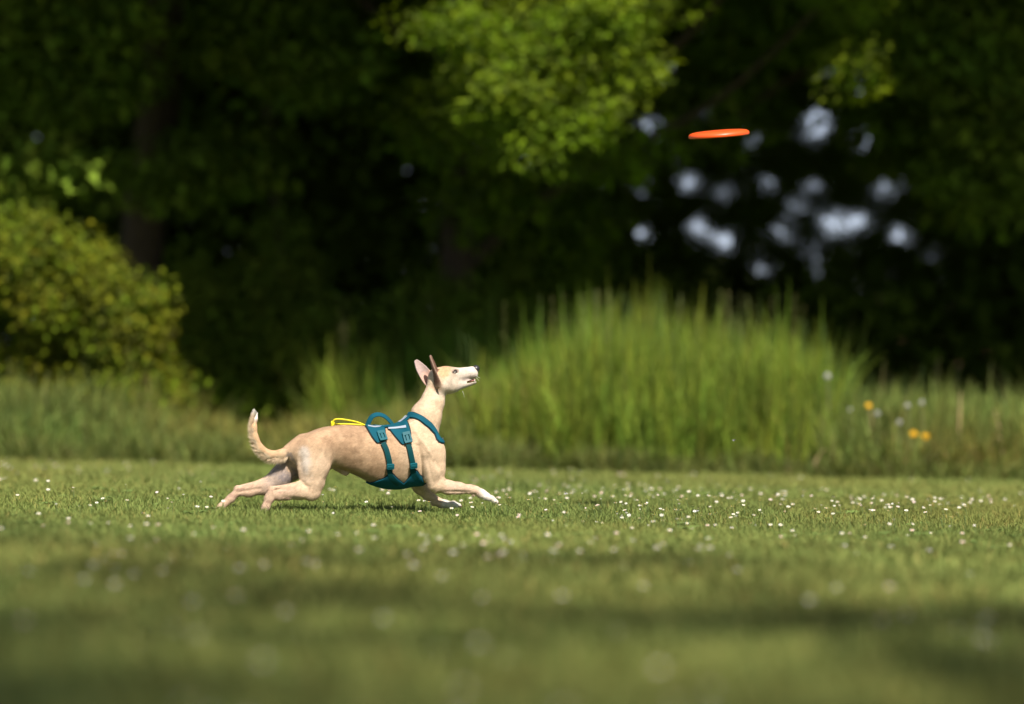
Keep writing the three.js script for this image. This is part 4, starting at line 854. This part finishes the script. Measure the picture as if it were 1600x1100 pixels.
  // reflective strips
  for (const s of [1, -1]) {
    const side = (list) => { const q = list.map(([u, v]) => seen(u, v)).filter(Boolean); return s > 0 ? q : q.map(mirror); };
    part('reflective_strip', band(side([[575, 668], [586, 669.5], [601, 667.5]]), 4.4, 0.7, 3.3, 12, false, 2), reflective, harness);
    part('reflective_strip', band(side([[607, 672], [620, 671], [636, 667.5]]), 4.4, 0.7, 3.3, 12, false, 2), reflective, harness);
    part('reflective_strip', band(side([[621, 658], [628, 653.5], [634, 650.5]]), 3.4, 0.7, 3.9, 12, false, 2), reflective, harness);
  }
  // the belly panel with its raised flaps
  {
    const rows = [], edges = [];
    const lipAt = (u) => { // height of the panel's upper edge on the flank
      const k = [[573, 755], [582, 753], [594, 748], [602, 741], [607, 741], [616, 749], [627, 756], [634, 746], [640, 735], [646, 737], [652, 744], [659, 747]];
      let i = 0; while (i < k.length - 2 && u > k[i + 1][0]) i++;
      return lerp(k[i][1], k[i + 1][1], clamp((u - k[i][0]) / (k[i + 1][0] - k[i][0])));
    };
    for (let i = 0; i <= 40; i++) {
      const u = 573 + 86 * i / 40, lip = lipAt(u), A = trunkAt((u - 580) / CT), row = [], erow = [];
      const reach = Math.acos(clamp((lip - A[1]) / A[2], -1, 0.995));
      for (let j = 0; j <= 24; j++) {
        const a = (j / 24 - 0.5) * 2 * reach, q = [(u - 580) / CT, A[1] + Math.cos(a) * A[2], -Math.sin(a) * A[3]];
        const p = pull(q, 1.3); row.push([p, V3(gradient(...p, 2))]);
        const e = pull([q[0], A[1] + Math.cos(a * 1.06) * A[2], -Math.sin(a * 1.06) * A[3]], 0.4); erow.push([e, V3(gradient(...e, 2))]);
      }
      rows.push(row); edges.push(erow);
    }
    part('belly_panel', sheet(rows, 1.8), fabric, harness);
    part('belly_panel_edging', sheet(edges, 0.8), edging, harness);
  }
  // girth straps with side-release buckles and sliders
  function frameAt(u, v, u2, v2, lift, s) {
    let p = seen(u, v), q = seen(u2, v2);
    if (s < 0) { p = mirror(p); q = mirror(q); }
    p = pull(p, lift);
    const n = V3(gradient(...p, 2)); n.y *= -1;
    const tan = V3(toDog(q)).sub(V3(toDog(p))).normalize();
    tan.addScaledVector(n, -tan.dot(n)).normalize();
    return new THREE.Matrix4().makeBasis(new THREE.Vector3().crossVectors(tan, n), tan, n).setPosition(...toDog(p));
  }
  const box = (w, h, d, x, y, z) => { const sh = new THREE.Shape(), r = Math.min(w, h) * 0.22; sh.moveTo(-w / 2 + r, -h / 2); sh.lineTo(w / 2 - r, -h / 2); sh.quadraticCurveTo(w / 2, -h / 2, w / 2, -h / 2 + r); sh.lineTo(w / 2, h / 2 - r); sh.quadraticCurveTo(w / 2, h / 2, w / 2 - r, h / 2); sh.lineTo(-w / 2 + r, h / 2); sh.quadraticCurveTo(-w / 2, h / 2, -w / 2, h / 2 - r); sh.lineTo(-w / 2, -h / 2 + r); sh.quadraticCurveTo(-w / 2, -h / 2, -w / 2 + r, -h / 2); const g = new THREE.ExtrudeGeometry(sh, { depth: d * 0.7, bevelEnabled: true, bevelSize: d * 0.15, bevelThickness: d * 0.15, bevelSegments: 2, curveSegments: 4 }); g.translate(x, y, z); g.scale(1 / UNIT, 1 / UNIT, 1 / UNIT); return g; };
  const buckleShape = mergeGeometries([box(11.5, 5, 3.6, 0, -6.5, 0), box(2.2, 11, 3.2, -5, 1, 0.2), box(2.2, 11, 3.2, 5, 1, 0.2), box(3.4, 10, 2.6, 0, 1, 0.4), box(11.5, 3.2, 3.6, 0, 7.2, 0), box(9, 11, 1, 0, 1, -0.4)]);
  const sliderShape = mergeGeometries([box(10.5, 2, 3, 0, -3, 0), box(10.5, 2, 3, 0, 3, 0), box(2, 7, 3, -4.6, 0, 0.1), box(2, 7, 3, 4.6, 0, 0.1), box(9, 2.4, 3.2, 0, 0, 0.4)]);
  for (const [line, buckle, slider, bottomU] of [
    [[[599, 692], [604, 702], [607.5, 713], [609.5, 724], [609, 735], [613, 746], [622, 755]], [597, 683, 600, 692], [610, 727, 609.5, 736], 626],
    [[[638, 694], [640.5, 703], [642.5, 713], [644.5, 724], [644, 735], [647, 742], [651, 747]], [636.5, 685, 639, 694], [645, 726, 644.5, 735], 648],
  ]) {
    for (const s of [1, -1]) {
      const q = line.map(([u, v]) => seen(u, v)).filter(Boolean);
      part('girth_strap', band(s > 0 ? q : q.map(mirror), 8, 1.1, 2.6, 30, false, 3), webbing, harness);
      const b = part('buckle', buckleShape, plastic, harness);
      frameAt(...buckle, 3.6, s).decompose(b.position, b.quaternion, b.scale); b.scale.setScalar(1);
      const l = part('strap_slider', sliderShape, plastic, harness);
      frameAt(...slider, 3.9, s).decompose(l.position, l.quaternion, l.scale); l.scale.setScalar(1);
    }
  }
  // handle, ring on the chest, yellow cord
  part('handle', (() => {
    const pts = [[574.5, 664, 0], [577.5, 657, 1], [582, 650.5, 2], [590, 647.5, 2.5], [600, 650, 2], [608, 657, 1], [613.5, 664, 0]].map(([u, v, z]) => V3(toDog(at(u, v, z)))), c = new THREE.CatmullRomCurve3(pts), g = new THREE.TubeGeometry(c, 40, 1, 12, false), p = g.attributes.position;
    for (let i = 0; i <= 40; i++) { const q = c.getPoint(i / 40), tan = c.getTangent(i / 40), up = new THREE.Vector3(-tan.y, tan.x, 0).normalize(); for (let j = 0; j <= 12; j++) { const a = j / 12 * 2 * Math.PI, k = i * 13 + j, ca = Math.cos(a), sa = Math.sin(a), f = (1 / Math.pow(Math.pow(Math.abs(ca), 3) + Math.pow(Math.abs(sa), 3), 1 / 3)), x = ca * f * 1.3, y = sa * f * 4.4, lean = 0.75, yy = x * Math.cos(lean) + y * Math.sin(lean), zz = -x * Math.sin(lean) + y * Math.cos(lean); p.setXYZ(k, q.x + up.x * yy / UNIT, q.y + up.y * yy / UNIT, q.z - zz / UNIT); } }
    g.computeVertexNormals(); return g;
  })(), fabric, harness);
  const ring = part('leash_ring', new THREE.TorusGeometry(5.2 / UNIT, 0.9 / UNIT, 8, 24), steel, harness);
  const rp = pull(chest, 4.5); ring.position.set(...toDog(rp)); ring.rotation.set(0.3, 1.05, 0.35);
  const tab = part('ring_tab', box(8, 12, 3, 0, 0, 0), fabric, harness);
  tab.position.set(...toDog(pull([chest[0] + 1, chest[1] + 4, 0], 2))); tab.rotation.set(0, Math.PI / 2, 0.3);
  part('cord', limb([[571, 664.5, 3], [560, 660, 4], [544, 656.3, 5], [529, 654.6, 5], [523, 656, 3], [521, 660.5, 1], [524, 662.6, -3], [536, 662.5, -5], [552, 663, -4], [571, 664.5, -2]].map((q) => toDog(at(...q))), [1.25 / UNIT, 1.25 / UNIT], 8, 60), yellow, harness);
  const knot = part('cord_knot', (() => { const g = new THREE.TorusKnotGeometry(1.7, 1.05, 48, 7, 2, 3); g.scale(1 / UNIT, 1.25 / UNIT, 1 / UNIT); return g; })(), yellow, harness);
  knot.position.set(...toDog(at(520.5, 661.5, 1)));
  void over;
}
// ---------------------------------------------------------------- the flying disc
{
  const disc = top(new THREE.Group(), 'flying_disc'), R = 0.1065;
  disc.position.set((1123.3 - 800) / UNIT, EYE + (610 - 207) / UNIT, -FOCUS);
  disc.rotation.set(0.075, 0.3, 0.083);
  disc.scale.y = 0.8;
  tag(disc, 'orange-red plastic flying disc in the air above the tall grass', 'flying disc');
  const plastic = new THREE.MeshPhysicalMaterial({ color: rgb(0.80, 0.085, 0.008), roughness: 0.45, clearcoat: 0.15, clearcoatRoughness: 0.3 });
  const prof = (list) => list.map(([x, y]) => new THREE.Vector2(x, y));
  part('plate', new THREE.LatheGeometry(prof([[0, 0.0105], [0.03, 0.0104], [0.06, 0.0096], [0.082, 0.0078], [0.093, 0.0055], [0.093, 0.0035], [0.08, 0.0055], [0.05, 0.0075], [0, 0.0083]]), 64), plastic, disc);
  part('rim', new THREE.LatheGeometry(prof([[0.0925, 0.0056], [0.0985, 0.0035], [0.1035, -0.0005], [0.1062, -0.006], [R, -0.0115], [0.1055, -0.0158], [0.1032, -0.0172], [0.1008, -0.0158], [0.0998, -0.010], [0.0985, -0.003], [0.0925, 0.0034], [0.0925, 0.0056]]), 64), plastic, disc);
}
// ---------------------------------------------------------------- daisies
{
  const rnd = random(404), petals = (() => {
    const pos = [], idx = [], n = 17;
    for (let i = 0; i < n; i++) {
      const a = i / n * 6.283, w = 0.19, b = pos.length / 3, put = (r, da, y) => pos.push(Math.cos(a + da) * r, y, Math.sin(a + da) * r);
      put(0.30, -w * 0.6, 0.02); put(0.30, w * 0.6, 0.02); put(0.8, -w, 0.10); put(0.8, w, 0.10); put(1, 0, 0.06);
      idx.push(b, b + 2, b + 1, b + 1, b + 2, b + 3, b + 2, b + 4, b + 3);
    }
    return bufferGeometry(pos, idx);
  })(), heart = (() => { const g = new THREE.SphereGeometry(0.36, 9, 5, 0, 6.283, 0, Math.PI / 2); g.scale(1, 0.55, 1); g.translate(0, 0.02, 0); return g; })();
  const white = new THREE.MeshPhysicalMaterial({ color: rgb(0.60, 0.59, 0.56), roughness: 0.8, side: THREE.DoubleSide }), pink = white.clone(); pink.color.setRGB(0.72, 0.58, 0.62);
  const gold = new THREE.MeshStandardMaterial({ color: rgb(0.72, 0.43, 0.02), roughness: 0.8 }), green = new THREE.MeshStandardMaterial({ color: rgb(0.10, 0.15, 0.04), roughness: 0.8 });
  const stemShape = limb([[0, 0, 0], [0.004, 0.5, 0.002], [0, 1, 0]], [0.0010, 0.0009], 5, 4);
  const spot = (near, far, margin) => { // patches of daisies: denser where the noise is high
    for (;;) {
      const d = near + (far - near) * rnd(), x = (rnd() * 2 - 1) * (0.1334 * d + margin), p = fbm(x * 0.9 + 31, 5, d * 0.75), right = step(-0.5, 1.2, x), k = step(0.46 - 0.10 * right, 0.70 - 0.08 * right, p);
      if (rnd() < 0.8 * k + 0.10) return [x, -d];
    }
  };
  const add = (x, z) => ({ x, z, y: groundY(x, z), h: 0.026 + 0.03 * rnd(), r: 0.0046 + 0.0034 * rnd(), turn: rnd() * 6.283, tilt: 0.25 + 0.5 * rnd(), pink: rnd() < 0.16, closed: rnd() < 0.2 });
  const near = Array.from({ length: 300 }, () => add(...spot(12.1, 15.2, -0.15)));
  for (const f of near) {
    const o = top(new THREE.Group(), 'daisy');
    o.position.set(f.x, f.y, f.z);
    tag(o, f.pink ? (f.closed ? 'half-closed daisy with pink-tinged upright petals in the mown grass' : 'open daisy with pink-tinged petals in the mown grass') : f.closed ? 'half-closed white daisy with upright petals in the mown grass' : 'open white daisy with a yellow centre in the mown grass', 'daisy', f.pink ? (f.closed ? 'half-closed pink-tinged daisies' : 'open pink-tinged daisies') : f.closed ? 'half-closed white daisies' : 'open white daisies');
    const stem = part('stem', stemShape, green, o); stem.scale.set(1, f.h, 1);
    const head = part('petals', petals, f.pink ? pink : white, o);
    head.position.y = f.h; head.scale.set(f.r, f.closed ? f.r * 5 : f.r, f.r); if (f.closed) { head.scale.x *= 0.6; head.scale.z *= 0.6; }
    head.rotation.set(f.tilt * Math.cos(f.turn) * 0.6 + 0.25, f.turn, -f.tilt * Math.sin(f.turn) * 0.6);
    const disc = part('flower_centre', heart, gold, o); disc.position.copy(head.position); disc.scale.setScalar(f.r * (f.closed ? 0.6 : 1)); disc.rotation.copy(head.rotation);
  }
  // the many others
  const paint = (g, r, gg, b) => { const c = new Float32Array(g.attributes.position.count * 3); for (let i = 0; i < c.length; i += 3) { c[i] = r; c[i + 1] = gg; c[i + 2] = b; } g = g.clone(); g.setAttribute('color', new THREE.BufferAttribute(c, 3)); g.deleteAttribute('uv'); return g; };
  const one = mergeGeometries([paint(petals, 0.56, 0.55, 0.51), paint(heart, 0.72, 0.43, 0.02)].map((g) => g.translate(0, 4, 0)).concat(paint(limb([[0, 0, 0], [0.1, 2, 0], [0, 4, 0]], [0.1, 0.1], 4, 2), 0.10, 0.15, 0.04)));
  const rest = [];
  const more = (n, a, b, m) => { for (let i = 0; i < n; i++) { const f = add(...spot(a, b, m)); rest.push({ x: f.x, y: f.y, z: f.z, turn: f.turn, tilt: 0.35 + 0.2 * rnd(), lean: 0.4 * (rnd() - 0.5), scale: f.r, color: f.pink ? rgb(1, 0.82, 0.86) : rgb(1, 1, 1) }); } };
  more(260, 15.2, 20.1, 0.8); more(150, 7.5, 12.1, 0.5); more(80, 4, 7.5, 0.4); more(60, 12.1, 15.2, 1.2);
  const far = scatter('daisy_scatter', one, new THREE.MeshStandardMaterial({ vertexColors: true, roughness: 0.8, side: THREE.DoubleSide }), rest);
  top(far, 'daisy_scatter');
  tag(far, 'countless out-of-focus daisies strewn over the rest of the lawn', 'daisies', null, 'stuff');
}
// ---------------------------------------------------------------- broad-leaved weeds in the turf
{
  const rnd = random(616), rosette = (seed, leaves, L) => {
    const r2 = random(seed), pos = [], idx = [];
    for (let i = 0; i < leaves; i++) {
      const a = (i + r2() * 0.6) / leaves * 6.283, len = L * (0.6 + 0.5 * r2()), up = 0.25 + 0.7 * r2(), w = len * 0.2, b = pos.length / 3;
      for (const [q, k] of [[0, 0.3], [0.35, 1], [0.7, 0.9], [1, 0.05]]) { const x = Math.cos(a) * len * q, z = Math.sin(a) * len * q, y = len * up * Math.sin(q * 2.2) * 0.7; pos.push(x - Math.sin(a) * w * k, y + 0.15 * w, z + Math.cos(a) * w * k, x + Math.sin(a) * w * k, y + 0.15 * w, z - Math.cos(a) * w * k); }
      for (let q = 0; q < 3; q++) idx.push(b + q * 2, b + q * 2 + 1, b + q * 2 + 2, b + q * 2 + 1, b + q * 2 + 3, b + q * 2 + 2);
    }
    return bufferGeometry(pos, idx);
  };
  const weeds = top(new THREE.Group(), 'lawn_weeds'), mat = bladeMaterial(0.12, 0.175, 0.045, 0), lists = [[], []];
  tag(weeds, 'low broad-leaved weeds growing among the lawn grass', 'weeds', null, 'stuff');
  for (let i = 0; i < 520; i++) {
    const d = 9 + 10.5 * rnd(), x = (rnd() * 2 - 1) * (0.1334 * d + 0.5), tone = 0.75 + 0.5 * rnd();
    if (fbm(x * 1.1 + 60, 3, d * 1.1) < 0.44) continue;
    lists[i % 2].push({ x, y: groundY(x, -d), z: -d, turn: rnd() * 6.283, scale: 0.7 + 0.7 * rnd(), color: rgb(tone, tone, tone) });
  }
  [rosette(1, 9, 0.045), rosette(2, 14, 0.03)].forEach((g, i) => scatter('leaf_rosette', g, mat, lists[i], weeds));
}
// ---------------------------------------------------------------- dandelions among the rough grass
{
  const green = new THREE.MeshStandardMaterial({ color: rgb(0.16, 0.17, 0.06), roughness: 0.8 }), gold = new THREE.MeshStandardMaterial({ color: rgb(0.80, 0.46, 0.005), roughness: 0.8, side: THREE.DoubleSide });
  const fluff = new THREE.MeshPhysicalMaterial({ color: rgb(0.62, 0.61, 0.57), roughness: 1, side: THREE.DoubleSide, transmission: 0.3, thickness: 0 });
  const rnd = random(515), clock = (() => { const pos = []; for (let i = 0; i < 420; i++) { const c = rnd() * 2 - 1, a = rnd() * 6.283, q = Math.sqrt(1 - c * c), n = new THREE.Vector3(q * Math.cos(a), c, q * Math.sin(a)), t = new THREE.Vector3(rnd() - 0.5, rnd() - 0.5, rnd() - 0.5).cross(n).normalize(), b = new THREE.Vector3().crossVectors(n, t), r = 0.022 * (0.86 + 0.14 * rnd()); for (const [x, y, k] of [[-0.0028, -0.002, 1], [0.0028, -0.002, 1.03], [0, 0.0032, 1.05]]) pos.push(n.x * r * k + t.x * x + b.x * y, n.y * r * k + t.y * x + b.y * y, n.z * r * k + t.z * x + b.z * y); } return bufferGeometry(pos, null); })();
  const bloom = (() => { const pos = []; for (let ring = 0; ring < 4; ring++) for (let i = 0; i < 22; i++) { const a = (i + ring * 0.4) / 22 * 6.283, r0 = 0.003, r1 = 0.020 - ring * 0.0042, y = 0.004 + ring * 0.0035, w = 0.16; pos.push(Math.cos(a) * r0, 0.002 + ring * 0.001, Math.sin(a) * r0, Math.cos(a + w) * r1, y, Math.sin(a + w) * r1, Math.cos(a - w) * r1, y, Math.sin(a - w) * r1); } return bufferGeometry(pos, null); })();
  const plant = (name, label, category, group, u, v, d, headName, geometry, material, tilt, scale = 1) => {
    const o = top(new THREE.Group(), name), x = atDepth(u, d), y = heightAt(v, d), gy = groundY(x, -d);
    o.position.set(x, gy, -d);
    tag(o, label, category, group);
    part('stem', limb([[0.02, -0.02, 0], [0.01, (y - gy) * 0.5, 0], [0, y - gy, 0]], [0.0035, 0.003], 6, 8), green, o);
    const h = part(headName, geometry, material, o); h.position.y = y - gy; h.rotation.x = tilt; h.scale.setScalar(scale);
  };
  for (const [u, v, d] of [[1293, 588, 20.35], [1418, 634, 20.25], [1440, 629, 20.3], [1371, 646, 20.25], [1405, 660, 20.2], [1328, 640, 20.4]]) plant('dandelion_clock', 'white fluffy dandelion clock standing above the rough grass', 'dandelion', 'dandelion clocks in the rough grass', u, v, d, 'seed_head', clock, fluff, 0, u === 1328 ? 0.45 : u === 1293 ? 0.8 : 0.62);
  for (const [u, v, d] of [[1427, 678, 20.15], [1446, 682, 20.15], [1357, 634, 20.3]]) plant('dandelion_flower', 'golden yellow dandelion bloom in the rough grass', 'dandelion', 'yellow dandelion blooms', u, v, d, 'bloom', bloom, gold, 1.0, u === 1357 ? 0.7 : 0.88);
  const straw = new THREE.MeshStandardMaterial({ color: rgb(0.42, 0.30, 0.15), roughness: 0.9 });
  for (const [u0, v0, u1, v1, d, bend, label] of [[1278, 748, 1288, 700, 20.1, -10, 'bent straw-coloured dead stalk at the foot of the tall grass'], [1494, 680, 1500, 612, 20.5, 2, 'upright straw-coloured dead stalk in the rough grass'], [1572, 690, 1552, 640, 20.4, -3, 'slanting straw-coloured dead stalk in the rough grass'], [1362, 668, 1358, 628, 20.5, 1, 'short straw-coloured dead stalk beside the dandelions']]) {
    const x = atDepth(u0, d), gy = groundY(x, -d), o = part('dead_stalk', limb([[0, 0, 0], [atDepth((u0 + u1) / 2 + bend, d) - x, (heightAt((v0 + v1) / 2, d) - gy), 0.02], [atDepth(u1, d) - x, heightAt(v1, d) - gy, 0.03]], [0.0055, 0.005, 0.002], 6, 12, 0.3, 3), straw, scene);
    o.name = numbered('dead_stalk'); o.position.set(x, gy, -d);
    tag(o, label, 'stalk', 'dead stalks in the grass');
  }
}
// ---------------------------------------------------------------- flies over the lawn
{
  const dark = new THREE.MeshPhysicalMaterial({ color: rgb(0.02, 0.018, 0.02), roughness: 0.4 }), wing = new THREE.MeshPhysicalMaterial({ color: rgb(0.5, 0.5, 0.5), roughness: 0.5, transmission: 0.5, thickness: 0, side: THREE.DoubleSide });
  for (const [u, v, turn, label] of [[1147, 688, 0.4, 'tiny dark fly hovering in front of the tall grass'], [884, 771, 1.9, 'tiny dark fly low over the lawn before the leaping dog'], [1089, 798, 2.7, 'tiny dark fly just above the daisies in the lawn']]) {
    const o = top(new THREE.Group(), 'fly');
    o.position.set((u - 800) / UNIT, EYE + (610 - v) / UNIT, -FOCUS); o.rotation.set(0.3, turn, 0.5);
    tag(o, label, 'insect', 'flies over the lawn');
    part('body', new THREE.CapsuleGeometry(0.0021, 0.005, 4, 8).rotateZ(Math.PI / 2), dark, o);
    part('head', new THREE.SphereGeometry(0.0018, 8, 6).translate(0.005, 0, 0), dark, o);
    for (const s of [1, -1]) part('wing', new THREE.CircleGeometry(0.004, 10).scale(1, 0.45, 1).translate(0.004, 0, 0).rotateX(-Math.PI / 2).rotateY(s * 2.2).translate(0, 0.002, 0), wing, o);
  }
}
renderer.render(scene, camera);
